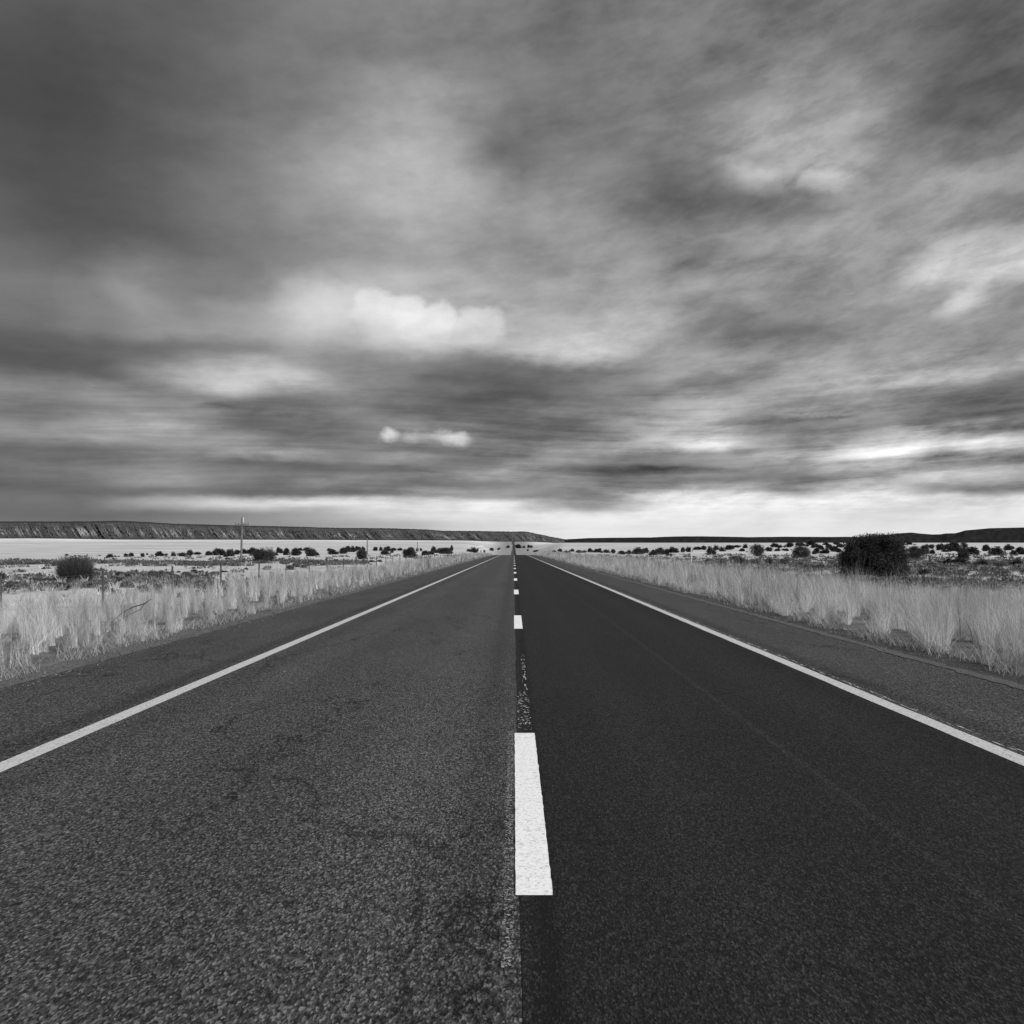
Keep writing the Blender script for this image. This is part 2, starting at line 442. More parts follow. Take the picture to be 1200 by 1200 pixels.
def mat_paint(name, albedo, wear, seed):
    m, g = new_mat(name)
    P = pos(g)
    n = g.noise(P, 26, 6, .7); n2 = g.noise(P, 4, 5, .6)
    c, d = cells(g, P, 90)
    chip = g.rng(g.m('ADD', g.m('MULTIPLY', n, .7), g.m('MULTIPLY', n2, .3)), wear, wear + .03)
    col = g.m('MULTIPLY', albedo, g.m('ADD', .90, g.m('MULTIPLY', g.m('SUBTRACT', n, .5), .25)))
    col = g.m('SUBTRACT', col, g.m('MULTIPLY', g.m('POWER', c, 5.0), .30))
    crk = crack_mask(g, g.scale(P, 3, 3, 3), 1.2, .012, seed)
    col = g.m('MULTIPLY', col, g.m('MULTIPLY_ADD', crk, -.3, 1.))
    col = g.mixf(chip, col, .06)
    grey(g, col); g.bs.inputs['Roughness'].default_value = .7
    bump(g, g.m('ADD', c, n), .35, .003)
    return m
M['dash_paint'] = mat_paint('white_dash_paint', .86, .640, 1.)
M['line_paint'] = mat_paint('grey_white_line_paint', .56, .650, 4.)


def mat_flecks(name, albedo, thr, scale, sy=1.):
    m, g = new_mat(name)
    P = pos(g)
    n = g.noise(g.scale(P, 1, sy, 1), scale, 5, .7)
    grey(g, albedo)
    tr = g.n('ShaderNodeBsdfTransparent'); mx = g.n('ShaderNodeMixShader')
    g.put(mx.inputs[0], g.rng(n, thr, thr + .03))
    g.nt.links.new(tr.outputs[0], mx.inputs[1]); g.nt.links.new(g.bs.outputs[0], mx.inputs[2])
    g.nt.links.new(mx.outputs[0], g.out.inputs[0])
    return m
M['flecks'] = mat_flecks('worn_paint_flecks', .6, .585, 34, .8)
M['flecks_long'] = mat_flecks('worn_paint_streaks', .42, .56, 50, .10)
M['flecks_edge'] = mat_flecks('peeled_paint_edge', .30, .55, 75)


def mat_gravel(name, lo, hi, scale=40.):
    m, g = new_mat(name)
    P = pos(g)
    c, d = cells(g, P, scale); c2, d2 = cells(g, P, scale * 2.3)
    n = g.noise(P, 2.2, 5, .6)
    f = g.m('ADD', g.m('MULTIPLY', c, .5), g.m('MULTIPLY', c2, .3))
    f = g.m('ADD', f, g.m('MULTIPLY', g.m('SUBTRACT', n, .5), .9), clamp=True)
    grey(g, g.m('MULTIPLY_ADD', f, hi - lo, lo))
    bump(g, g.m('ADD', d, d2), .8, .012)
    return m
M['gravel'] = mat_gravel('pale_gravel', .07, .17)
M['gravel_strip'] = mat_gravel('compacted_light_strip', .07, .15, 60)
M['dark_gravel'] = mat_gravel('dark_gravel', .03, .085)

# open ground
m, g = new_mat('desert_ground'); M['ground'] = m
P = pos(g); s = g.sep(P)
ax = g.m('ABSOLUTE', s[0])
n1 = g.noise(P, .9, 7, .62); n2 = g.noise(g.scale(P, .06, .16, 1), 1.0, 6, .6, .5)
ly = g.m('LOGARITHM', g.m('MAXIMUM', s[1], 10.), math.e)
n3 = g.noise(g.comb(g.m('DIVIDE', s[0], g.m('MULTIPLY', g.m('MAXIMUM', s[1], 10.), .12)), g.m('MULTIPLY', ly, 5.5), 0.), 1.0, 7, .7, .3)
n4 = g.noise(g.scale(P, .003, .035, 1), 1.0, 5, .6, .3)
c, d = cells(g, P, 22)
sand = g.m('ADD', .44, g.m('MULTIPLY', g.m('SUBTRACT', n1, .5), .22))
sand = g.m('ADD', sand, g.m('MULTIPLY', g.m('SUBTRACT', c, .5), .07))
turf = g.m('ADD', .14, g.m('MULTIPLY', n1, .16))
near = g.mixf(g.mixf(g.rng(s[0], -14., 14.), g.rng(n2, .58, .72), g.rng(n2, .42, .58)), sand, turf)
far = g.m('ADD', .46, g.m('MULTIPLY', g.m('SUBTRACT', n3, .5), .75))
far = g.m('ADD', far, g.m('MULTIPLY', g.m('SUBTRACT', n4, .5), .25))
col = g.mixf(g.rng(s[1], 120., 330.), near, far)
# the pale pan at the foot of the mesa
col = g.m('MULTIPLY', col, g.rng(g.m('ADD', s[1], g.m('MULTIPLY', n4, 2200.)), 4300., 6000., 1.0, 1.32))
verge = g.mixf(g.rng(n1, .4, .6), .07, .14)
wide = g.m('MULTIPLY', g.m('MAXIMUM', s[1], 0.), .006)
vx = g.m('SUBTRACT', ax, wide)
verge = g.m('ADD', verge, g.rng(s[1], 150., 500., 0., .14))
col = g.mixf(g.rng(g.m('SUBTRACT', vx, g.m('MULTIPLY', g.m('SUBTRACT', n1, .5), wide)), 9.5, g.m('ADD', 12.5, g.m('MULTIPLY', wide, 4.))), verge, col)
col = g.m('MAXIMUM', g.m('MINIMUM', col, .72), .04)
grey(g, col)
bump(g, g.m('ADD', n1, g.m('MULTIPLY', d, .2)), .6, .05)


def mat_leaf(name, lo, hi, trans=.25, attr=True, objvar=.25):
    m, g = new_mat(name)
    at = g.n('ShaderNodeAttribute', attribute_name='tint').outputs['Fac']
    oi = g.n('ShaderNodeObjectInfo').outputs['Random']
    v = g.m('MULTIPLY_ADD', at, hi - lo, lo)
    v = g.m('MULTIPLY', v, g.m('MULTIPLY_ADD', oi, objvar, 1 - objvar / 2))
    grey(g, v)
    g.bs.inputs['Roughness'].default_value = .75
    g.bs.inputs['Specular IOR Level'].default_value = .15
    tl = g.n('ShaderNodeBsdfTranslucent'); g.put(tl.inputs[0], g.comb(v, v, v))
    mx = g.n('ShaderNodeMixShader'); mx.inputs[0].default_value = trans
    g.nt.links.new(g.bs.outputs[0], mx.inputs[1]); g.nt.links.new(tl.outputs[0], mx.inputs[2])
    g.nt.links.new(mx.outputs[0], g.out.inputs[0])
    return m
M['grass'] = mat_leaf('dry_grass', .14, .86, .40, objvar=0.)
M['juniper'] = mat_leaf('juniper_foliage', .018, .070, .12)
M['shrub'] = mat_leaf('dark_shrub_foliage', .025, .080, .15)
M['sage'] = mat_leaf('grey_sage_foliage', .06, .17, .2)
M['wispy'] = mat_leaf('wispy_stems', .045, .16, .2)


def mat_wood(name, lo, hi):
    m, g = new_mat(name)
    P = g.n('ShaderNodeTexCoord').outputs['Object']
    n = g.noise(g.scale(P, 30, 30, 2.0), 1.0, 5, .65)
    grey(g, g.m('MULTIPLY_ADD', n, hi - lo, lo)); bump(g, n, .4, .01)
    return m
M['pole'] = mat_wood('weathered_pole_wood', .05, .22)
M['post'] = mat_wood('dark_post', .03, .10)
M['bark'] = mat_wood('shrub_bark', .03, .12)
M['deadwood'] = mat_wood('grey_deadwood', .05, .14)
M['bleached'] = mat_wood('bleached_wood', .35, .55)
m, g = new_mat('white_post_plastic'); n = g.noise(pos(g), 9, 4); grey(g, g.m('MULTIPLY_ADD', n, .2, .45)); M['white'] = m
m, g = new_mat('reflector'); grey(g, g.m('MULTIPLY_ADD', g.noise(pos(g), 30, 2), .2, .35)); g.bs.inputs['Roughness'].default_value = .2; M['refl'] = m
m, g = new_mat('wire'); grey(g, g.m('MULTIPLY_ADD', g.noise(pos(g), 8, 2), .1, .12)); g.bs.inputs['Metallic'].default_value = .5; M['wire'] = m
m, g = new_mat('roof_metal'); grey(g, g.m('MULTIPLY_ADD', g.noise(pos(g), 2, 3), .2, .6)); M['roof'] = m
m, g = new_mat('dark_opening'); grey(g, g.m('MULTIPLY_ADD', g.noise(pos(g), 2, 3), .02, .03)); M['open'] = m

# ---------------------------------------------------------------- land
def build_land():
    near = np.concatenate([-np.geomspace(4000, 12, 30), np.arange(-10, 60, .8), np.geomspace(60, 16000, 330)])
    ts = np.concatenate([[0], np.linspace(.0025, .06, 14), np.linspace(.07, .75, 90), np.linspace(.8, 3.0, 16)])
    rows = []
    for Y in near:
        k = abs(Y) + 60
        xr = 5.0 + ts * k
        xs = np.concatenate([-xr[::-1], [-2.5, 0, 2.5], xr])
        z = ground_z(xs, np.full_like(xs, Y))
        z = np.where(np.abs(xs) < 5.6, z - .05, z - .02 * (1 - sst(np.abs(xs), 6.2, 7)))
        rows.append(np.stack([xs, np.full_like(xs, Y), z], 1))
    n = len(rows[0]); R = len(rows)
    co = np.concatenate(rows)
    i = np.arange(R - 1)[:, None] * n + np.arange(n - 1)[None, :]
    f = np.stack([i, i + 1, i + 1 + n, i + n], -1).reshape(-1, 4)
    o = link('ground', np_mesh('ground', co, f, smooth=True), M['ground'])
    props(o, 'pale dry desert ground running from the road verges out to the mesa', kind='structure')
build_land()


def sheet(name, x0, x1, y0, y1, dz, mat, jitter=0., step=None, follow=True, label=None):
    if step: ys = np.arange(y0, y1 + step * .5, step)
    else: ys = np.concatenate([np.arange(y0, min(y1, 40), .5), np.geomspace(max(y0, 40), y1, 240)]) if y1 > 60 else np.linspace(y0, y1, 40)
    ys = np.unique(ys)
    j0 = rng.normal(0, 1, len(ys)) * jitter; j1 = rng.normal(0, 1, len(ys)) * jitter
    xs = np.linspace(0, 1, 5)
    co = []
    for k, y in enumerate(ys):
        xx = (x0 + j0[k]) + xs * ((x1 + j1[k]) - (x0 + j0[k]))
        z = np.interp(y, *T_ROAD) + dz
        co.append(np.stack([xx, np.full(5, y), np.full(5, z)], 1))
    co = np.concatenate(co); R = len(ys)
    i = np.arange(R - 1)[:, None] * 5 + np.arange(4)[None, :]
    f = np.stack([i, i + 1, i + 6, i + 5], -1).reshape(-1, 4)
    o = link(name, np_mesh(name, co, f, smooth=True), mat)
    props(o, label, kind='structure')
    return o


sheet('gravel_shoulder', -5.98, -5.30, -60, 250, -.012, M['gravel'], .035, .15, label='pale gravel strip between left shoulder and dry grass')
sheet('gravel_shoulder', 5.25, 6.15, -60, 250, -.012, M['dark_gravel'], .035, .15, label='dark gravel strip between right shoulder and dry grass')
sheet('road_shoulder', -5.45, 5.40, -60, 7400, .0, M['shoulder'], .012, label='asphalt shoulders of the two lane road')
sheet('road', -3.56, 3.56, -60, 7400, .003, M['asphalt'], label='coarse grey weathered asphalt lanes of the straight road')
sheet('resurfaced_lane', .030, 3.545, -60, 7400, .006, M['new_asphalt'], .004, label='smooth dark asphalt of the newer right lane')
sheet('shoulder_edge_strip', 5.33, 5.52, -60, 250, .006, M['gravel_strip'], .022, .18, label='light compacted strip along the edge of the right shoulder')
# painted lines
sheet('edge_line', -3.545, -3.385, -60, 7000, .0055, M['line_paint'], .002, label='long white edge line on the left of the road')
sheet('edge_line', 3.455, 3.615, -60, 7000, .0085, M['line_paint'], .003, label='long white edge line on the right of the road')
sheet('old_edge_line', 3.655, 3.715, -10, 120, .005, M['flecks_long'], .004, .2, label='broken remains of an older edge line beside the right edge line')
Y1 = 3.62
for k in range(20):
    y0 = Y1 + 12.19 * k
    if y0 > 240: break
    x0 = .008; x1 = .167
    sheet('centre_dash', x0, x1, y0, y0 + 3.2, .0085, M['dash_paint'], .0011, .05, label=f'white centre dash number {k+1} from the camera' if k < 6 else None)
sheet('old_centre_dash', .035, .150, 6.95, 8.8, .0075, M['flecks'], .003, .1, label='worn flecks of an older dash ahead of the nearest dash')
sheet('old_centre_dash', .098, .145, 8.7, 11.9, .0075, M['flecks_long'], .003, .1, label='thin streak of old paint beyond the worn flecks')
sheet('old_centre_dash', -.045, .0, 3.0, 6.9, .0050, M['flecks_edge'], .003, .1, label='peeled old paint along the left side of the nearest dash')


# ---------------------------------------------------------------- mesa and hills
def tab(px, T):
    return np.interp(px, [p[0] for p in T], [p[1] for p in T])
MESA_TOP = [(-500, 612), (-200, 609), (0, 611), (69, 611), (100, 611), (135, 610.2), (160, 611), (200, 613.5), (260, 615.2), (340, 617), (400, 618.7), (455, 619), (480, 619.8), (500, 620.4),
            (520, 622), (560, 622.2), (600, 623.0), (615, 622.8), (621, 623.5), (632, 626), (645, 629), (657, 630.8), (664, 632.2), (672, 633.5)]
MESA_DIST = [(-500, 6000), (69, 6000), (300, 6600), (480, 7400), (600, 8200), (672, 9000)]


def ridged(x, seed):
    v = 0; a = 1; f = 1
    for k in range(4):
        n = mnoise.noise(Vector((x * f, seed + 7.3 * k, 1.1 * k)))
        v += a * (1 - min(1, abs(n) * 2.6)); a *= .5; f *= 2.1
    return v / 1.875


def build_mesa():
    pxs = np.concatenate([np.arange(-500, -40, 2.0), np.arange(-40, 672.5, .5)])
    ts = np.concatenate([np.linspace(0, 1, 34), [1.03, 1.2, 2.0, 4.0]])
    co = []; tint = []
    for px in pxs:
        u = (px - VX) / F
        D = tab(px, MESA_DIST)
        endk = float(sst(672 - px, 0, 60))
        py = tab(px, MESA_TOP) + .35 * mnoise.noise(Vector((px * .06, 3, 0))) + .30 * mnoise.noise(Vector((px * .35, 5, 0))) + .15 * mnoise.noise(Vector((px * 1.1, 9, 0)))
        ztop = H + (VY - py) / F * D
        run = 260 + 480 * endk
        for t in ts:
            # gullies and spurs lean a little as they run down
            tc_ = min(t, 1)
            q0 = px * .052 - (1 - tc_) * .78
            q = q0 + .55 * mnoise.noise(Vector((q0 * .9, 6, 0))) + .10 * mnoise.noise(Vector((q0 * 5, tc_ * 3, 1)))
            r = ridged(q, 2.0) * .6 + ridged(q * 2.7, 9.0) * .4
            if t <= 1:
                prof = .80 * t ** 1.35 / (.84 ** 1.35) if t < .84 else .80 + .20 * (t - .84) / .16
                body = math.sin(min(t, .95) / .95 * math.pi) ** .7
                rough = 40 * mnoise.noise(Vector((px * .9, t * 11, 0))) + 18 * mnoise.noise(Vector((px * 2.3, t * 26, 4)))
                dep = D - run * (1 - t) - (r - .45) * 150 * body * endk + rough * (.3 + body)
                zf = float(base_z(u * (D - run), D - run)) - 6
                z = zf + (ztop - zf) * prof
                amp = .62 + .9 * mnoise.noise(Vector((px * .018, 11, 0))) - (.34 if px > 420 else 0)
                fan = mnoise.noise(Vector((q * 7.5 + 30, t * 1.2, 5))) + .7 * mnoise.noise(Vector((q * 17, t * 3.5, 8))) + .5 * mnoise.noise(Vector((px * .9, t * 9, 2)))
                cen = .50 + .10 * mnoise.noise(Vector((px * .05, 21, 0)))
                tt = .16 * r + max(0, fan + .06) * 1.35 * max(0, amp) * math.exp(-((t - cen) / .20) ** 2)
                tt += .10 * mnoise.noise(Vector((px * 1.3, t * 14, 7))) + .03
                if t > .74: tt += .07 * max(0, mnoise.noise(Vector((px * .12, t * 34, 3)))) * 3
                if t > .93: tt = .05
            else:
                dep = D + (t - 1) * 900; z = ztop + (0 if t < 2 else -3); tt = .15
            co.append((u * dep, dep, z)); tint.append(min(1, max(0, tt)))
    n = len(ts); R = len(pxs)
    i = np.arange(R - 1)[:, None] * n + np.arange(n - 1)[None, :]
    f = np.stack([i, i + n, i + n + 1, i + 1], -1).reshape(-1, 4)
    m, g = new_mat('mesa_rock')
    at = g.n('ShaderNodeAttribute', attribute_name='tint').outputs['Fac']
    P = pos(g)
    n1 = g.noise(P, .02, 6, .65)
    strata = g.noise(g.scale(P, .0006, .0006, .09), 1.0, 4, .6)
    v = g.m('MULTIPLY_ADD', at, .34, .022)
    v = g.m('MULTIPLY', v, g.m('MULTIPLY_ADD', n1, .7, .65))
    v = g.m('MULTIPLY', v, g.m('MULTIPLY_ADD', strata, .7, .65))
    grey(g, v); g.bs.inputs['Roughness'].default_value = 1.; g.bs.inputs['Specular IOR Level'].default_value = 0.
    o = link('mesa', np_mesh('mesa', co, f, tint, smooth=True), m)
    props(o, 'long flat topped mesa with eroded slopes along the left horizon', kind='structure')
build_mesa()

HILL_TOP = [(560, 634), (640, 632.8), (664, 632), (690, 630.6), (720, 630.1), (762, 629.8), (780, 629), (805, 628.4), (825, 628.5), (850, 628.9), (880, 629.5), (925, 628.9), (960, 629.2), (1005, 629.2),
            (1020, 628.6), (1040, 627), (1052, 625), (1068, 624.1), (1078, 625.2), (1092, 626.3), (1102, 626.2), (1108, 625.1), (1120, 624.8), (1126, 623.2), (1131, 621.6), (1160, 619), (1250, 617), (1500, 622), (1800, 620)]


def build_hills():
    pxs = np.arange(560, 1800, 1.5)
    ts = np.concatenate([np.linspace(0, 1, 18), [1.5, 3]])
    co = []; tint = []
    for px in pxs:
        u = (px - VX) / F
        D = np.interp(px, [560, 900, 1800], [9400, 9000, 6500])
        py = tab(px, HILL_TOP) + .2 * mnoise.noise(Vector((px * .05, 8, 0))) + .16 * mnoise.noise(Vector((px * .45, 1, 0)))
        zt = H + (VY - py) / F * D
        for t in ts:
            tt = min(t, 1)
            dep = D - 900 * (1 - tt) + 200 * mnoise.noise(Vector((px * .02, t * 2, 0))) * math.sin(tt * math.pi) + (t - tt) * 700
            zf = float(base_z(u * (D - 900), D - 900)) - 12
            z = zf + (zt - zf) * (math.sin(tt * math.pi / 2) ** 1.1) - (t - tt) * 4
            co.append((u * dep, dep, z)); tint.append(.5 + .5 * mnoise.noise(Vector((px * .2, t * 5, 0))))
    n = len(ts); R = len(pxs)
    i = np.arange(R - 1)[:, None] * n + np.arange(n - 1)[None, :]
    f = np.stack([i, i + n, i + n + 1, i + 1], -1).reshape(-1, 4)
    m, g = new_mat('scrubby_hill')
    at = g.n('ShaderNodeAttribute', attribute_name='tint').outputs['Fac']
    n1 = g.noise(pos(g), .025, 6, .7)
    grey(g, g.m('MULTIPLY', g.m('MULTIPLY_ADD', at, .02, .009), g.m('MULTIPLY_ADD', n1, 1.0, .6)))
    g.bs.inputs['Specular IOR Level'].default_value = 0.
    o = link('hills', np_mesh('hills', co, f, tint, smooth=True), m)
    props(o, 'low dark scrub covered hills along the right horizon', kind='structure')
build_hills()


# ---------------------------------------------------------------- plants
def blades(base, h, lean, width, tint0, tint1, seg=3, curl=1.6):
    """thin curved strips; base (N,3), h (N), lean (N,2) tip offset in metres"""
    N = len(base)
    th = rng.uniform(0, math.pi, N)
    wx = np.cos(th) * width * .5; wy = np.sin(th) * width * .5
    t = np.linspace(0, 1, seg + 1)
    cx = base[:, 0, None] + lean[:, 0, None] * t[None] ** curl
    cy = base[:, 1, None] + lean[:, 1, None] * t[None] ** curl
    cz = base[:, 2, None] + h[:, None] * t[None]
    wf = (1 - t[None] * .75)
    L = np.stack([cx - wx[:, None] * wf, cy - wy[:, None] * wf, cz], -1)
    Rr = np.stack([cx + wx[:, None] * wf, cy + wy[:, None] * wf, cz], -1)
    co = np.stack([L, Rr], 2).reshape(-1, 3)
    tint = (tint0[:, None] + (tint1 - tint0)[:, None] * t[None])
    tint = np.repeat(tint.reshape(-1), 2)
    b = (np.arange(N) * 2 * (seg + 1))[:, None] + (np.arange(seg) * 2)[None]
    f = np.stack([b, b + 1, b + 3, b + 2], -1).reshape(-1, 4)
    return co, f, tint


def merge(parts):
    cos, fs, ts, off = [], [], [], 0
    for c, f, t in parts:
        cos.append(c); fs.append(f + off); ts.append(t); off += len(c)
    return np.concatenate(cos), np.concatenate(fs), np.concatenate(ts)


def lown(x, y, s, seed):
    """cheap smooth pseudo noise in -1..1"""
    return (np.sin(x * s + seed + 1.7 * np.sin(y * s * .7 + seed * 2)) + np.sin(y * s * 1.3 - seed + 1.3 * np.sin(x * s * .9 + seed))) * .5


def grass_strip(side, label):
    """bunch grass on the verge: tussocks of straw with finer, darker seed stalks above"""
    parts = []
    zones = [(5, 22, 5.2, 100, .0062, 3), (22, 45, 4.0, 66, .011, 3), (45, 95, 2.3, 46, .022, 2), (95, 250, 1.0, 40, .05, 2)]
    for (ya, yb, dens, nb, w, seg) in zones:
        wide = 7.4 if side < 0 else 9.5
        n = int((yb - ya) * wide * dens)
        d = rng.random(n) ** 1.15 * wide
        x = 6.05 + d; y = rng.uniform(ya, yb, n)
        edge = 6.0 + .34 * lown(y, y * 0, 1.1, 2 + side) + .18 * lown(y, y * 0, 3.1, 5 + side)
        # the grass thins out towards the open ground
        far = sst(d, wide - 3.2, wide)
        patch = lown(x, y, .55, 4 * side + 9)
        front = (d < 1.1) & (lown(y * 1.0, x * 2, 4.1, 6 + side) < .05) & (rng.random(n) < .5)
        keep = (x > edge) & ~front & (rng.random(n) > far * .92) & (patch > -.86 + .5 * far)
        x, y, d, patch = x[keep], y[keep], d[keep], patch[keep]
        n = len(x)
        weed = (rng.random(n) < .16) | ((lown(x, y, 1.3, 8 + side) > .72) & (rng.random(n) < .6))
        tone = np.where(weed, -.38, 0) + np.clip(.54 + .34 * lown(x, y, .8, 1.3 + side) + .20 * lown(x, y, 2.3, 4.) + .24 * rng.normal(size=n), 0.0, 1.1)
        hh = (.84 if side < 0 else 1.10) * np.clip(.50 + .17 * lown(x, y, .6, 7 + side) + .13 * lown(x, y, 1.9, 2.) + .16 * rng.normal(size=n), .12, 1.0) * (1 - .40 * sst(d, wide - 2.5, wide)) * (.62 + .38 * sst(d, 0, .9)) * (1.0 + (.18 * sst(y, 16, 24) if side < 0 else 0))
        rad = rng.uniform(.05, .13, n)
        cnt = np.maximum(8, (nb * rng.uniform(.6, 1.25, n))).astype(int)
        idx = np.repeat(np.arange(n), cnt); N = len(idx)
        a = rng.uniform(0, 2 * math.pi, N); r = np.sqrt(rng.random(N)) * rad[idx]
        bx = x[idx] + r * np.cos(a); by = y[idx] + r * np.sin(a)
        stalk = rng.random(N) < .42
        h = hh[idx] * rng.uniform(.45, 1.0, N) * np.where(stalk, rng.uniform(1.15, 1.7, N), 1.0)
        sp = h * np.abs(rng.normal(0, .38, N)) * (1 + .45 * (1 - sst(d, .4, 1.6)))[idx] * np.where(stalk, .6, 1.)
        wind = .10 * h * (1 + lown(x, y, .6, 3)[idx])
        lx = np.cos(a) * sp + wind * side * -1 * (1 if side > 0 else -1) + .04
        ly = np.sin(a) * sp
        X = bx * side
        z = ground_z(X, by) - .02
        ww = w * rng.uniform(.55, 1.2, N) * np.where(stalk, .62, 1.)
        tb = tone[idx]
        t0 = np.clip(.36 + .92 * tb + .12 * rng.normal(size=N), 0, 1.1)
        t1 = np.clip(np.where(stalk, .18 + .26 * tb, .46 + .42 * tb) + .12 * rng.normal(size=N), 0, 1.15)
        dead = rng.random(N) < .14
        t0 = np.where(dead, .08, t0); t1 = np.where(dead, .12, t1)
        parts.append(blades(np.stack([X, by, z], 1), h, np.stack([lx, ly], 1), ww, t0, t1, seg))
    # short dark litter at the foot of the grass along the road
    n = 9000
    y = np.geomspace(6, 120, n); x = 6.0 + .28 * lown(y, y * 0, .9, 2 + side) + .18 * lown(y, y * 0, 3.1, 5 + side) + rng.normal(0.05, .16, n)
    ok = (x > 5.75) & (lown(x, y, 2.2, 6) > -.35); x = x[ok]; y = y[ok]; n = len(x)
    X = x * side; z = ground_z(X, y) - .01
    a = rng.uniform(0, 6.28, n); h = rng.uniform(.04, .18, n)
    t = rng.uniform(0, .5, n)
    parts.append(blades(np.stack([X, y, z], 1), h, np.stack([np.cos(a) * h, np.sin(a) * h], 1) * .9, .006 + .00035 * y, t, t, 2))
    c, f, t = merge(parts)
    o = link('roadside_grass', np_mesh('roadside_grass', c, f, t), M['grass'])
    props(o, label, 'grass', kind='stuff')
    return len(f)


print('grass faces', grass_strip(-1, 'tall dry golden grass along the left verge of the road'),
      grass_strip(1, 'tall dry golden grass along the right verge of the road'))


def leaf_cloud(n, rx, ry, rz, clumps, leaf, seed, spiky=.3, flat_base=True, hollow=.45, clump_r=.34, boxy=0.):
    """crown made of many small leaf faces gathered in clumps; returns co, tris, tint; base at z=0"""
    r = np.random.default_rng(seed)
    # clump centres through the volume, more at the skin
    a = r.uniform(0, 2 * math.pi, clumps); cz = r.uniform(-.55, .92, clumps)
    rad = np.maximum(0, 1 - np.abs(np.maximum(cz, -.2)) ** (2 + 3 * boxy)) ** (1 / (2 + 2 * boxy)) * (r.uniform(hollow, 1, clumps))
    wob = 1 + .14 * np.sin(3 * a + seed) + .10 * np.sin(5 * a - 2 * seed)
    cc = np.stack([np.cos(a) * rad * wob, np.sin(a) * rad * wob, cz], 1) * .80
    cs = r.uniform(.6, 1.25, clumps) * clump_r
    idx = r.integers(0, clumps, n)
    off = r.normal(size=(n, 3)); off /= np.linalg.norm(off, axis=1)[:, None]
    off *= (r.random(n) ** .62)[:, None]
    p = cc[idx] + off * cs[idx][:, None] * np.array([1, 1, 1.0 + spiky])
    # a few upright sprays break the outline
    sp = r.random(n) < .10 * spiky
    p[sp, 2] += r.uniform(0, .28, sp.sum())
    p[:, 2] = np.maximum(p[:, 2], -.62 + .08 * r.random(n))
    zz = (p[:, 2] + .60)
    P = np.stack([p[:, 0] * rx, p[:, 1] * ry, zz / 1.56 * rz], 1)
    d = off + np.array([0, 0, .5 * spiky]) + r.normal(size=(n, 3)) * .45
    d /= np.linalg.norm(d, axis=1)[:, None]
    s = np.cross(d, r.normal(size=(n, 3))); s /= np.linalg.norm(s, axis=1)[:, None]
    L = leaf * r.uniform(.6, 1.5, n)
    A = P - s * (L * .35)[:, None]; B = P + s * (L * .35)[:, None]; T = P + d * (L * 1.3)[:, None]
    co = np.stack([A, B, T], 1).reshape(-1, 3)
    f = np.arange(3 * n).reshape(-1, 3)
    ct = r.uniform(0, 1, clumps)
    t = np.clip(ct[idx] * .7 + r.random(n) * .35, 0, 1)
    return co, f, np.repeat(t, 3)


def tube(path, radii, k=7):
    """closed tube along points; returns co, quads (ends capped with quads fan collapsed)"""
    co = []; f = []
    path = [Vector(p) for p in path]
    for i, p in enumerate(path):
        d = (path[min(i + 1, len(path) - 1)] - path[max(i - 1, 0)]).normalized()
        a = d.orthogonal().normalized(); b = d.cross(a)
        if i > 0:
            # keep the frame from twisting
            a = (pa - d * pa.dot(d)).normalized(); b = d.cross(a)
        pa = a
        for j in range(k):
            t = 2 * math.pi * j / k
            co.append(tuple(p + (a * math.cos(t) + b * math.sin(t)) * radii[i]))
    for i in range(len(path) - 1):
        for j in range(k):
            f.append((i * k + j, i * k + (j + 1) % k, (i + 1) * k + (j + 1) % k, (i + 1) * k + j))
    c0 = len(co); co.append(tuple(path[0])); co.append(tuple(path[-1]))
    n = (len(path) - 1) * k
    for j in range(0, k):
        f.append((c0, (j + 1) % k, j, c0)); f.append((c0 + 1, n + j, n + (j + 1) % k, c0 + 1))
    return co, f


def py_mesh(name, pieces):
    co, f, off = [], [], 0
    for c, ff in pieces:
        co += list(c)
        for q in ff:
            q2 = []
            for v in q:
                if v + off not in q2: q2.append(v + off)
            f.append(q2)
        off += len(c)
    me = bpy.data.meshes.new(name); me.from_pydata([tuple(map(float, c)) for c in co], [], f); me.update()
    return me


def box(x0, x1, y0, y1, z0, z1):
    co = [(x, y, z) for z in (z0, z1) for y in (y0, y1) for x in (x0, x1)]
    return co, [(0, 2, 3, 1), (4, 5, 7, 6), (0, 1, 5, 4), (2, 6, 7, 3), (0, 4, 6, 2), (1, 3, 7, 5)]


def stems(rx, rz, n, seed):
    r = random.Random(seed); out = []
    for _ in range(n):
        a = r.uniform(0, 6.28); q = r.uniform(.2, .62)
        p0 = (r.uniform(-.05, .05), r.uniform(-.05, .05), -.05)
        p1 = (math.cos(a) * rx * q * .35, math.sin(a) * rx * q * .35, rz * .28)
        p2 = (math.cos(a + .3) * rx * q * .9, math.sin(a + .3) * rx * q * .9, rz * .62)
        out.append(tube([p0, p1, p2], [.05 * rz * .5, .035 * rz * .5, .015 * rz * .5], 5))
    return out


def bush(name, px, py, w, h, label, cat, mat='juniper', n=9000, clumps=46, leaf=.07, spiky=.5, seed=1, rot=0, **kw):
    X, Y, z = ray(px, py)
    W = w * Y / F; Hh = h * Y / F
    X *= (Y + W * .35) / Y
    root = empty(name, (X, Y + W * .35, float(ground_z(X, Y + W * .35))))
    props(root, label, cat)
    c, f, t = leaf_cloud(n, W / 2, W / 2 * .9, Hh, clumps, leaf, seed, spiky, **kw)
    link('crown', np_mesh('crown', c, f, t), M[mat], root)
    link('trunk', py_mesh('trunk', stems(W / 2, Hh, 9, seed)), M['bark'], root)
    return root


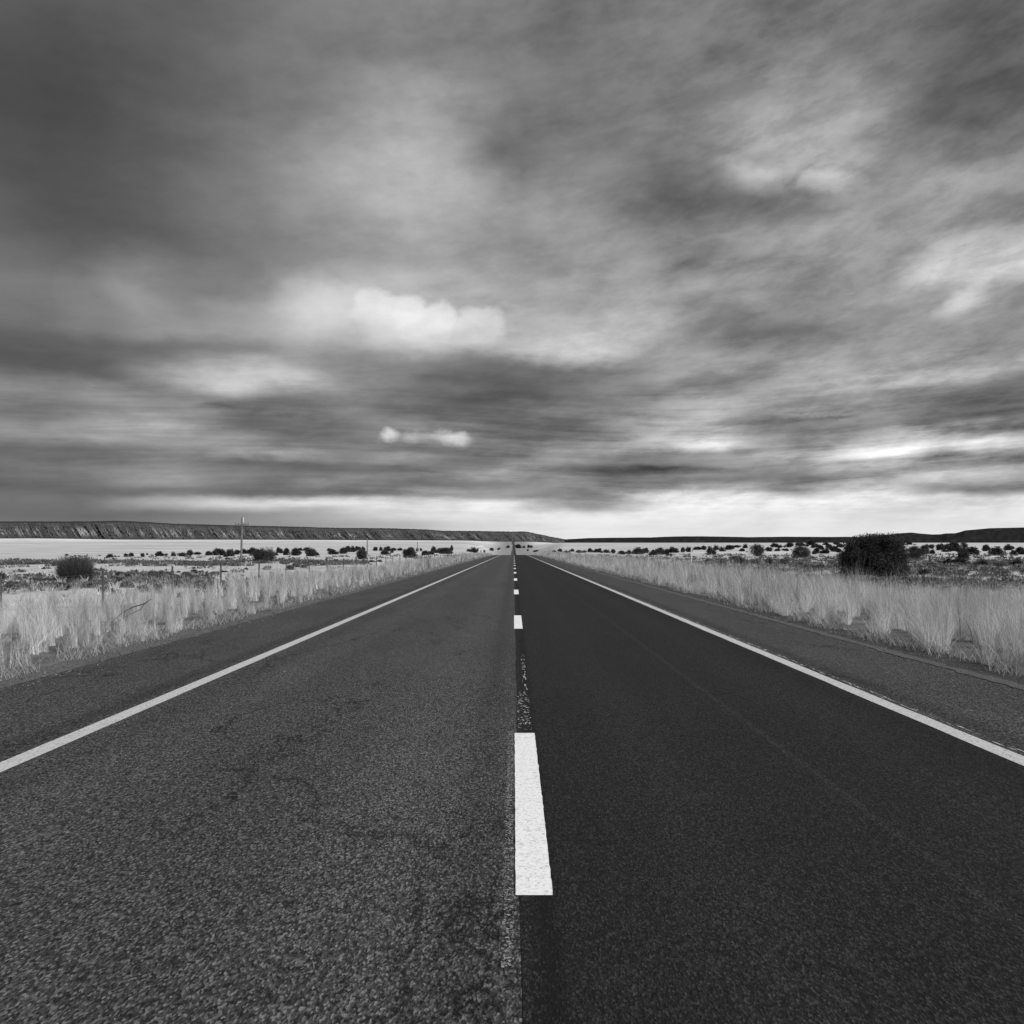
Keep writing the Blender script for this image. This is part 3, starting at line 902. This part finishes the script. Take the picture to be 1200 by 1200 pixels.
# the big dark juniper on the right
bush('juniper_tree', 1026, 682, 88, 57, 'large dense dark juniper standing behind the grass on the right', 'tree', 'juniper', 120000, 330, .060, .0, 5, clump_r=.22, hollow=.30, boxy=.30)
# rounded dark bush beside the utility pole
bush('round_bush', 310, 660, 29, 16, 'round dark bush standing just right of the tall utility pole', 'shrub', 'shrub', 9000, 50, .10, .4, 8)
bush('round_bush', 887, 652.5, 21, 14, 'rounded dark bush well left of the big juniper', 'shrub', 'shrub', 7000, 40, .13, .3, 12)
bush('round_bush', 938.5, 654, 23, 14.5, 'rounded dark bush next to the left of the big juniper', 'shrub', 'shrub', 8000, 44, .12, .3, 15)
bush('round_bush', 1073, 655, 21, 15, 'dark bush half hidden behind the right side of the big juniper', 'shrub', 'shrub', 8000, 40, .12, .4, 21)
bush('round_bush', 1129, 657, 16, 14, 'dark bush at far right beyond the big juniper', 'shrub', 'shrub', 6000, 40, .12, .4, 25)
bush('round_bush', 424.5, 655.5, 14, 10.5, 'dark bush standing just left of the short distant utility pole', 'shrub', 'shrub', 5000, 30, .14, .3, 33)
bush('round_bush', 479.5, 653.5, 18, 12, 'dark dense bush beside the grass between the last pole and road', 'shrub', 'juniper', 6000, 34, .16, .3, 37)
bush('long_bush', 522, 649.5, 19, 7.5, 'long low dark bush near the left road edge far ahead', 'shrub', 'juniper', 5000, 34, .2, .2, 41)

# the loose, twiggy bush at the left border
def wispy_bush(px, py, w, h, label, seed):
    global rng
    keep = rng; rng = np.random.default_rng(seed)
    X, Y, z = ray(px, py); W = w * Y / F; Hh = h * Y / F
    root = empty('twiggy_bush', (X, Y + W * .3, float(ground_z(X, Y + W * .3)))); props(root, label, 'shrub')
    N = 9000
    a = rng.uniform(0, 2 * math.pi, N); r0 = np.sqrt(rng.random(N)) * W * .26
    q = rng.uniform(.25, 1.0, N)
    base = np.stack([np.cos(a) * r0, np.sin(a) * r0, rng.uniform(0, .25, N) * Hh], 1)
    hh = Hh * q * rng.uniform(.55, .95, N) - base[:, 2] * .5
    sp = (1 - .45 * q) * W * .30 * rng.uniform(.3, 1.15, N)
    a2 = a + rng.normal(0, .5, N)
    c, f, t = blades(base, np.maximum(hh, .15), np.stack([np.cos(a2) * sp, np.sin(a2) * sp], 1), np.full(N, .022), rng.uniform(0, .35, N), rng.uniform(.2, 1., N), 3, 1.3)
    link('crown', np_mesh('crown', c, f, t), M['wispy'], root)
    c, f, t = leaf_cloud(7000, W * .42, W * .36, Hh * .8, 40, .07, seed, .4)
    link('foliage', np_mesh('foliage', c, f, t), M['shrub'], root)
    link('trunk', py_mesh('trunk', stems(W * .4, Hh, 8, seed)), M['bark'], root)
    rng = keep
wispy_bush(80, 684, 50, 32, 'big dark twiggy bush at the left beyond the fence', 77)

# prototypes for the smaller shrubs, unit sized: 1 m wide, 1 m high
def proto(seed, kind, n, clumps, leaf):
    c, f, t = leaf_cloud(n, .5, .46, 1.0, clumps, leaf, seed, .25 if kind == 'sage' else .35)
    me = np_mesh(f'{kind}_crown', c, f, t); me.materials.append(M['sage' if kind == 'sage' else ('juniper' if kind == 'juniper' else 'shrub')])
    return me
PJ = [proto(100 + i, 'juniper', 1500, 22, .10) for i in range(5)]
PS = [proto(200 + i, 'shrub', 1500, 22, .10) for i in range(4)]
PG = [proto(300 + i, 'sage', 2600, 26, .065) for i in range(5)]


def small(name, px, py, w, h, label, cat, group, protos):
    X, Y, z = ray(px, py)
    W = max(w * Y / F, .2); Hh = max(h * Y / F, .15)
    o = bpy.data.objects.new(name, random.choice(protos)); C.objects.link(o)
    yy = Y + W * .3
    o.location = (X * yy / Y, yy, float(ground_z(X, yy)) - .03)
    o.scale = (W * 1.12, W * 1.05, Hh * 1.08); o.rotation_euler = (0, 0, random.uniform(0, 6.28))
    props(o, label, cat, group)
    return o


LEFT_FAR = [(78, 651, 4, 2), (129, 653, 8, 4), (147.5, 652.5, 5, 3.5), (153.5, 652.5, 5.5, 4), (167, 653, 5, 4), (172.5, 650.5, 2.5, 2.2), (187, 652, 8.5, 5),
            (195, 651, 4, 2.5), (203, 652, 6, 5), (213, 652, 11, 4), (223, 651, 7, 6), (232, 650, 9, 2.8), (244, 651, 9, 5), (256, 651, 15, 6.8), (264.5, 652.5, 5, 4),
            (270, 652, 10, 7.5), (278, 650, 8, 5), (287, 649, 11, 5), (296, 651, 10, 8), (303, 649.5, 9, 5.5)]
LEFT_MID = [(323, 651, 6, 3), (327.5, 648, 9, 5.5), (336, 650.5, 9, 7.5), (346, 651, 14, 8), (352, 645.5, 5, 3), (360, 645.5, 10, 3.8), (364, 652, 14, 8), (371, 651, 7, 4),
            (387, 646, 9, 3), (390, 650, 13, 5.5), (402, 649, 11, 6.5), (407.5, 646, 7, 5.5), (413.5, 647, 6, 6.5), (419, 645, 8, 4), (425, 646, 6, 4.5)]
LEFT_END = [(440, 645.5, 6, 4), (446, 645.5, 5, 4.3), (451, 650, 11, 5.5), (454, 646, 9, 5), (461, 645.5, 7, 3.2), (459.5, 648, 4.5, 2.2), (468.5, 645.3, 6, 3), (489, 646, 3.5, 3.3),
            (493.3, 645.6, 3.5, 3), (498, 650.5, 10, 5), (505, 650, 9, 4), (508.5, 648, 7, 7), (515, 648, 7, 5), (529.5, 645.5, 4, 5.5), (555, 647.5, 9, 5.5), (562, 646.5, 7, 4),
            (576, 645.5, 5, 3), (584, 644.5, 3, 2)]
RIGHT_NEAR = [(649, 647.3, 6, 2.3), (656.5, 646.8, 5.5, 3.5), (664.5, 649.5, 9, 3.8), (670.5, 646.5, 6, 3), (678, 648, 8, 3.2), (685, 647.8, 6, 2.6), (691, 647.3, 7, 4.5), (697, 647.5, 6, 2.8), (702.5, 647.5, 6, 4.4),
              (711, 648, 9, 3.5), (718.5, 648.5, 6, 4.4), (728, 650, 11, 4), (737, 649, 7, 4.2), (742, 649.5, 5, 3.4), (748.5, 649.5, 13, 7), (756.5, 648.5, 8, 5.4)]
RIGHT_MID = [(768, 650, 14, 5.5), (773.5, 649.3, 9, 7), (782, 651.3, 5, 6), (789.5, 647.8, 13, 6), (800, 647.4, 6, 5.5), (807, 647, 8, 5.3), (817, 644.5, 10, 3.4), (825, 644.5, 8, 4.2), (833.5, 650, 12, 8.4),
             (839, 644.5, 7, 5), (846, 646.3, 7, 5), (854, 644.4, 9, 5), (864, 641.5, 10, 2.4), (873.5, 642.5, 6, 4.6), (870, 646.2, 8, 3.3)]
RIGHT_FAR = [(901, 646.3, 9, 4.4), (907.5, 641.5, 9, 4.2), (911, 646, 7, 3), (914.5, 642, 5, 3.3), (925, 641.5, 10, 5.4), (922, 645.8, 5, 3), (938, 640, 11, 4), (951, 639, 11, 5), (957, 641.4, 5, 4),
             (961, 643.4, 8, 4.4), (971, 642.5, 7, 4.4), (957.5, 648.8, 10, 6), (967.5, 648.8, 10, 5.4), (978, 646.5, 11, 6), (984, 641, 8, 3.4), (968, 638.8, 7, 3.), (980, 638.4, 8, 3)]
RIGHT_END = [(1066, 638.4, 6, 3), (1084, 649.5, 10, 9.5), (1092, 642, 6, 3.6), (1087, 641.6, 6, 3), (1102, 645, 10, 6.6), (1109.5, 643.4, 7, 5.4), (1108, 647, 9, 3), (1118.5, 646, 14, 10.5), (1130, 645, 9, 9),
             (1140, 650, 14, 8), (1155, 646, 10, 7), (1168, 651, 16, 9), (1182, 645, 9, 6), (1195, 650, 13, 8)]
ROAD_END = [(607.5, 642.6, 7.5, 4.3), (614, 642.2, 3.5, 2.4), (619.5, 642.2, 3.5, 3.3), (622.8, 642, 4, 2.8), (618.5, 645.6, 2.6, 1.8), (628.5, 646.6, 7.5, 1.9), (595.5, 642.2, 4.2, 2.9), (585, 643.5, 3, 1.6)]
for lst, lab, grp, pr, nm in [
    (LEFT_FAR, 'small dark shrub in the far row left of the tall pole', 'distant shrubs left of the tall pole', PJ, 'desert_shrub'),
    (LEFT_MID, 'dark shrub in the distant row between the two utility poles', 'distant shrubs between the poles', PJ, 'desert_shrub'),
    (LEFT_END, 'dark shrub on the pale flats between the short pole and the road', 'distant shrubs between pole and road', PJ, 'desert_shrub'),
    (RIGHT_NEAR, 'dark low shrub in the long row right of the road, nearest the road end', 'shrub row right of the road', PJ, 'desert_shrub'),
    (RIGHT_MID, 'dark shrub around the white marker post right of the road', 'shrubs around the white marker post', PJ, 'desert_shrub'),
    (RIGHT_FAR, 'dark shrub on the pale rise left of the big juniper', 'shrubs on the rise left of the juniper', PJ, 'desert_shrub'),
    (RIGHT_END, 'dark shrub on the pale rise right of the big juniper', 'shrubs on the rise right of the juniper', PJ, 'desert_shrub'),
    (ROAD_END, 'tiny dark tree on the plain where the road vanishes', 'trees where the road vanishes', PJ, 'distant_tree')]:
    if nm == 'desert_shrub':
        r_ = random.Random(len(lst) * 7 + int(lst[0][0]))
        n_more = {'shrubs on the rise left of the juniper': 26, 'shrubs on the rise right of the juniper': 22, 'shrubs around the white marker post': 14}.get(grp, 5)
        more = []
        for _ in range(n_more):
            p_ = r_.choice(lst); k_ = r_.uniform(.25, .7)
            more.append((p_[0] + r_.uniform(-9, 9), p_[1] + r_.uniform(-1.6, 1.2), p_[2] * k_, p_[3] * k_ * r_.uniform(.8, 1.2)))
        lst = lst + more
    for (px, py, w, h) in lst:
        small(nm, px, py, w, h, lab, 'tree' if nm == 'distant_tree' else 'shrub', grp, pr)

SAGE_L = [(70, 692, 30, 9), (117, 689, 22, 8), (130, 688.5, 12, 6.5), (143, 688, 15, 8.5), (162, 685.5, 12, 4.5), (113, 677, 11, 5), (112, 669.5, 5, 2.4), (150, 679, 20, 7.5), (140, 677, 12, 5), (178, 678, 18, 8),
          (188, 677, 16, 7), (197, 675.5, 10, 5), (133, 701, 13, 8), (122, 697, 14, 7), (185, 696, 16, 11), (167, 696, 18, 9), (209, 671, 5, 2.5), (218, 675.5, 11, 4.5), (228, 673, 9, 4.5),
          (236, 671, 7, 3), (240, 676, 6, 3.2), (252, 674, 14, 4.5), (262, 670, 10, 2.6), (274, 674, 5.5, 2.6), (284, 674.5, 5, 3), (207, 689, 16, 8), (234, 688, 12, 6), (288, 667, 6, 3.2), (246, 656.5, 4, 2),
          (266.5, 656, 6, 2), (348, 664.5, 12, 5), (340, 667, 12, 6), (364, 662.5, 8, 6.5), (372, 663, 10, 5), (357, 665, 10, 4), (436, 659, 9, 3), (445, 658, 9, 3), (20, 690, 26, 9), (42, 684, 18, 7), (-2, 682, 22, 8)]
SAGE_R = [(838, 667, 12, 6), (847, 664, 10, 8), (868, 663, 16, 8), (872, 668, 14, 6), (884, 664, 14, 8), (902, 663, 13, 7), (918, 664, 14, 7), (936, 666, 14, 6), (946, 668.5, 18, 8), (958, 669, 16, 7), (941, 672, 8, 4),
          (950, 683, 14, 8.5), (938, 684, 9, 7), (971, 680, 12, 5), (1007, 688.5, 15, 8), (985, 684, 10, 5), (889, 671.5, 8, 4), (832, 659, 12, 4), (860, 657, 12, 4), (1090, 665, 12, 7), (1083, 676, 15, 9), (1103, 672, 13, 7),
          (1100, 662, 12, 5), (1112, 662.5, 14, 7), (1125, 662.5, 16, 7.5), (1098, 687, 16, 8), (1070, 688, 14, 8), (1122, 690, 20, 11), (1108, 698, 16, 9), (1056, 696, 14, 6), (1150, 664, 18, 8), (1172, 668, 18, 9), (1192, 664, 16, 8)]
for (px, py, w, h) in SAGE_L:
    small('sagebrush', px, py, w, h, 'low grey rounded sagebrush on bare sand beyond the left fence', 'shrub', 'sagebrush beyond the left fence', PG if random.random() < .7 else PS)
for (px, py, w, h) in SAGE_R:
    small('sagebrush', px, py, w, h, 'low grey sagebrush behind the grass on the right of the road', 'shrub', 'sagebrush behind the right grass', PG if random.random() < .5 else PS)


# low ground cover nobody could count
def scrub(side, label):
    parts = []
    N = 2600 if side < 0 else 4200
    cxs = []; 
    # px / py bands of the photograph turned into ground positions
    if side < 0:
        bands = [(-60, 430, 657.5, 663, .40), (90, 560, 651.5, 656, .07), (-60, 330, 664, 676, .008), (-60, 300, 682, 702, .03), (-60, 250, 676, 684, .02)]
    else:
        bands = [(700, 1260, 651, 660, .17), (820, 1260, 659, 670, .26), (860, 1260, 670, 695, .09)]
    for (xa, xb, ya, yb, dens) in bands:
        n = int((xb - xa) * (yb - ya) * dens)
        px = rng.uniform(xa, xb, n); py = rng.uniform(ya, yb, n)
        for a, b in zip(px, py):
            u = (a - VX) / F; Y = (H + .3) / ((b - VY) / F); X = u * Y
            if abs(X) < 11.5: continue
            if lown(np.array(X), np.array(Y), .35, 3.) < -.25: continue
            cxs.append((X, Y))
    r = np.random.default_rng(5 + side)
    for (X, Y) in cxs:
        s = r.uniform(.22, .55) * (1 + Y / 350.)
        n = int(np.clip(2600 / Y, 14, 60))
        hh = s * r.uniform(.35, .7)
        a = r.uniform(0, 2 * math.pi, n); rr = np.sqrt(r.random(n)) * s
        zz = r.random(n) * hh * np.sqrt(np.maximum(0, 1 - (rr / s) ** 2)) 
        P = np.stack([X + np.cos(a) * rr, Y + np.sin(a) * rr, zz + float(ground_z(X, Y))], 1)
        d = r.normal(size=(n, 3)) * .6 + np.stack([np.cos(a), np.sin(a), np.full(n, .9)], 1); d /= np.linalg.norm(d, axis=1)[:, None]
        sd_ = np.cross(d, r.normal(size=(n, 3))); sd_ /= np.linalg.norm(sd_, axis=1)[:, None]
        L = (.09 + Y * .0012) * r.uniform(.6, 1.4, n)
        co = np.stack([P - sd_ * (L * .4)[:, None], P + sd_ * (L * .4)[:, None], P + d * (L * 1.2)[:, None]], 1).reshape(-1, 3)
        tt = np.repeat(np.clip(r.uniform(0, .9) + r.normal(0, .15, n), 0, 1), 3)
        parts.append((co, np.arange(3 * n).reshape(-1, 3), tt))
    c, f, t = merge(parts)
    o = link('ground_scrub', np_mesh('ground_scrub', c, f, t), M['sage'])
    props(o, label, 'ground cover', kind='stuff')
    return len(f)
print('scrub', scrub(-1, 'patchy low dark scrub on the pale sand left of the road'), scrub(1, 'patchy low dark scrub behind the grass right of the road'))

# sparse dry bunch grass between the shrubs on the open ground
def open_grass(side, label):
    n = 1100 if side < 0 else 5200
    px = rng.uniform(0, 560, n) if side < 0 else rng.uniform(690, 1240, n)
    py = rng.uniform(660, 712, n)
    Y = (H + .3) / ((py - VY) / F); X = (px - VX) / F * Y
    ok = (np.abs(X) > 12.5) & (lown(X, Y, .25, 1 + side) > (-.1 if side < 0 else -.6)); X = X[ok]; Y = Y[ok]; n = len(X)
    cnt = rng.integers(14, 34, n); idx = np.repeat(np.arange(n), cnt); N = len(idx)
    a = rng.uniform(0, 6.28, N); r = rng.random(N) * .16
    hh = rng.uniform(.12, .34, n)[idx] * rng.uniform(.6, 1.2, N)
    bx = X[idx] + np.cos(a) * r; by = Y[idx] + np.sin(a) * r
    tone = np.clip(.55 + .25 * rng.normal(size=n), 0, 1)[idx]
    t0 = np.clip(tone + rng.normal(0, .1, N), 0, 1)
    c, f, t = blades(np.stack([bx, by, ground_z(bx, by) - .01], 1), hh, np.stack([np.cos(a), np.sin(a)], 1) * (hh * .5)[:, None], .008 + .0004 * by, t0, t0, 2)
    o = link('bunch_grass', np_mesh('bunch_grass', c, f, t), M['grass'])
    props(o, label, 'grass', kind='stuff')
open_grass(-1, 'sparse short dry grass between sagebrush left of the fence')
open_grass(1, 'short dry grass between sagebrush around the big juniper')


# ---------------------------------------------------------------- poles, posts, fences
def utility_pole(px, Y, height, lean, arm, label):
    X = (px - VX) / F * Y
    root = empty('utility_pole', (X, Y, float(ground_z(X, Y)))); props(root, label, 'utility pole')
    r = .15
    link('pole', py_mesh('pole', [tube([(0, 0, -.3), (lean * .5, 0, height * .5), (lean, 0, height)], [r * 1.15, r, r * .8], 10)]), M['pole'], root)
    if arm:
        z = height - 1.15
        link('crossarm', py_mesh('crossarm', [box(lean * .9 - 1.05, lean * .9 + 1.05, -.20, -.11, z - .06, z + .06)]), M['pole'], root)
        for xx in (-.95, -.45, .45, .95):
            link('insulator', py_mesh('insulator', [tube([(lean * .9 + xx, -.155, z + .06), (lean * .9 + xx, -.155, z + .13), (lean * .9 + xx, -.155, z + .16), (lean * .9 + xx, -.155, z + .26)], [.02, .03, .06, .035], 8)]), M['open'], root)
        for sgn in (-1, 1):
            link('brace', py_mesh('brace', [tube([(lean * .9, -.17, z - .6), (lean * .9 + sgn * .6, -.13, z - .05)], [.02, .02], 6)]), M['post'], root)
        link('pole_cap', py_mesh('pole_cap', [box(lean + .11, lean + .24, -.10, .10, height - .85, height - .05)]), M['white'], root)
utility_pole(282.6, 129, 6.62, .16, True, 'tall wooden utility pole with a crossarm left of the round bush')
utility_pole(430.4, 238, 4.9, .0, False, 'short thin distant pole right of the dark bush, middle of the left plain')
utility_pole(489.2, 363, 4.5, .0, False, 'faintest and farthest pole, standing above the dense bush near the road')


def fence(side, x, ys, label, height=1.17, thick=1.0):
    root = empty('wire_fence', (side * x, ys[0], float(ground_z(side * x, ys[0])))); props(root, label, 'fence')
    o = root.location
    proto_me = {}
    tops = []
    for i, y in enumerate(ys):
        X = side * x + random.uniform(-.05, .05); z = float(ground_z(X, y))
        hh = height + random.uniform(-.06, .08); ln = random.uniform(-.05, .05)
        c = tube([(X - o.x, y - o.y, z - o.z - .2), (X - o.x + ln * .5, y - o.y, z - o.z + hh * .5), (X - o.x + ln, y - o.y, z - o.z + hh)], [.038 * thick, .036 * thick, .033 * thick], 7)
        link('post', py_mesh('post', [c]), M['post'], root)
        tops.append((X - o.x, y - o.y, z - o.z))
    for hz in (.35, .68, 1.02):
        pts = []
        for i, p in enumerate(tops):
            pts.append((p[0], p[1], p[2] + hz))
            if i + 1 < len(tops):
                q = tops[i + 1]; pts.append(((p[0] + q[0]) / 2, (p[1] + q[1]) / 2, (p[2] + q[2]) / 2 + hz - .02))
        link('wire', py_mesh('wire', [tube(pts, [.0022] * len(pts), 4)]), M['wire'], root)
fence(-1, 12.0, [15 + 5.0 * k for k in range(40)], 'thin wire fence on dark posts beyond the left grass')
fence(1, 18.0, [14.8 + 5.0 * k for k in range(40)], 'thin wire fence on dark posts beyond the right grass', 1.05, .55)


def marker(px, Y, top_py, label):
    X = (px - VX) / F * Y; z = float(ground_z(X, Y)); h = H + (VY - top_py) / F * Y - z
    root = empty('marker_post', (X, Y, z)); props(root, label, 'road marker', 'white marker posts right of the road')
    link('post', py_mesh('post', [box(-.045, .045, -.012, .012, -.2, h - .02), box(-.035, .035, -.010, .010, h - .02, h)]), M['white'], root)
    link('reflector', py_mesh('reflector', [tube([(0, -.012, h - .13), (0, -.020, h - .13)], [.034, .034], 12)]), M['refl'], root)
marker(810.4, 62., 641.3, 'white marker post standing in the right grass among the dark shrubs')
marker(640.6, 207, 643.8, 'tiny white marker post far ahead near the end of the right edge line')

# loose stones along both shoulders
def stones(side, label):
    n = 6500
    y = np.geomspace(3, 110, n); rng.shuffle(y)
    x = (5.66 + np.abs(rng.normal(0, .18, n)) * np.where(rng.random(n) < .35, -1.3, 1.)) if side > 0 else (5.55 + rng.normal(0, .17, n))
    x = np.where(rng.random(n) < .01, rng.uniform(4.8, 5.5, n), x)
    sz = np.minimum(.016, .003 + .0002 * y + rng.exponential(.003, n))
    z = np.where(x < 5.4, .002, -.010) + np.interp(y, *T_ROAD)
    octa = np.array([(1, 0, 0), (0, 1, 0), (-1, 0, 0), (0, -1, 0), (0, 0, .8), (0, 0, -.6)], float)
    of = np.array([(0, 1, 4), (1, 2, 4), (2, 3, 4), (3, 0, 4), (1, 0, 5), (2, 1, 5), (3, 2, 5), (0, 3, 5)])
    v = octa[None] * (1 + rng.normal(0, .28, (n, 6, 1))) * sz[:, None, None] * rng.uniform(.7, 1.3, (n, 1, 3))
    a = rng.uniform(0, 6.28, n); ca, sa = np.cos(a)[:, None], np.sin(a)[:, None]
    v = np.stack([v[..., 0] * ca - v[..., 1] * sa, v[..., 0] * sa + v[..., 1] * ca, v[..., 2]], -1)
    v += np.stack([x * side, y, z], 1)[:, None]
    f = (of[None] + (np.arange(n) * 6)[:, None, None]).reshape(-1, 3)
    o = link('loose_gravel', np_mesh('loose_gravel', v.reshape(-1, 3), f, np.repeat(rng.random(n) ** 1.6, 6)), M['stones'])
    props(o, label, 'gravel', kind='stuff')
M['stones'] = mat_leaf('loose_stones', .04, .19, 0., objvar=0.)
stones(-1, 'loose gravel scattered along the outer edge of the left shoulder')
stones(1, 'loose gravel scattered along the outer edge of the right shoulder')

# dead forked twig in the left grass
def twig():
    Yt = 15.2
    def q(px, py, dy=0.):
        Y = Yt + dy
        return ((px - VX) / F * Y, Y, H + (VY - py) / F * Y)
    tip, fork, a1, a2, b1, b2 = q(177.3, 701.9), q(169.7, 707.2, .02), q(156, 711.5, .05), q(143.4, 717.7, .1), q(164.4, 714.2, -.03), q(151, 720.5, -.05)
    gz = float(ground_z(a2[0], a2[1]))
    foot = (a2[0] - .55, a2[1] + .5, gz)
    o = (foot[0], foot[1], foot[2])
    sh = lambda p: (p[0] - o[0], p[1] - o[1], p[2] - o[2])
    me = py_mesh('dead_branch', [tube([sh(foot), sh(a2), sh(a1), sh(fork), sh(tip)], [.006, .007, .009, .011, .004], 6),
                                 tube([sh(fork), sh(b1), sh(b2), sh((b2[0] - .35, b2[1], gz + .1))], [.008, .007, .005, .004], 6),
                                 tube([sh(b1), sh(q(165.6, 716.2, -.04))], [.006, .003], 5)])
    ob = link('dead_branch', me, M['deadwood']); ob.location = o
    props(ob, 'dark forked dead branch sticking out of the left grass', 'branch')
twig()


def bleached(px, py, w, h, label):
    X, Y, z = ray(px, py); W = w * Y / F; Hh = h * Y / F
    me = py_mesh('bleached_branch', [tube([(-W * .5, 0, 0), (0, 0, Hh * .5), (W * .5, .1, Hh * .8)], [.05, .05, .02], 6),
                                     tube([(W * .2, 0, 0), (0, 0, Hh * .5), (-W * .25, .1, Hh)], [.04, .045, .02], 6)])
    ob = link('bleached_branch', me, M['bleached']); ob.location = (X, Y, z + .9 * Hh)
    ob.location = (X, Y, z); props(ob, label, 'branch')
bleached(1129, 656, 8, 19, 'pale bare crossed branches sticking up at far right')

# far pale building left of the road
def shed():
    Y = 900.; px = 563.6; X = (px - VX) / F * Y
    z = H + (VY - 643.2) / F * Y; gz = float(ground_z(X, Y)); 
    root = empty('farm_shed', (X, Y, gz)); props(root, 'tiny white building above dark shrubs just left of the road end', 'building')
    hh = max(1.5, H + (VY - 640.6) / F * Y - gz)
    link('wall', py_mesh('wall', [box(-2.4, 2.4, -1.6, 1.6, -.5, hh)]), M['white'], root)
    co = [(-2.7, -1.9, hh), (2.7, -1.9, hh), (2.7, 1.9, hh), (-2.7, 1.9, hh), (-2.7, 0, hh + 1.0), (2.7, 0, hh + 1.0)]
    link('roof', py_mesh('roof', [(co, [(0, 1, 5, 4), (2, 3, 4, 5), (0, 4, 3), (1, 2, 5), (0, 3, 2, 1)])]), M['roof'], root)
    link('door', py_mesh('door', [box(-.5, .5, -1.64, -1.603, 0, 2.0)]), M['open'], root)
shed()
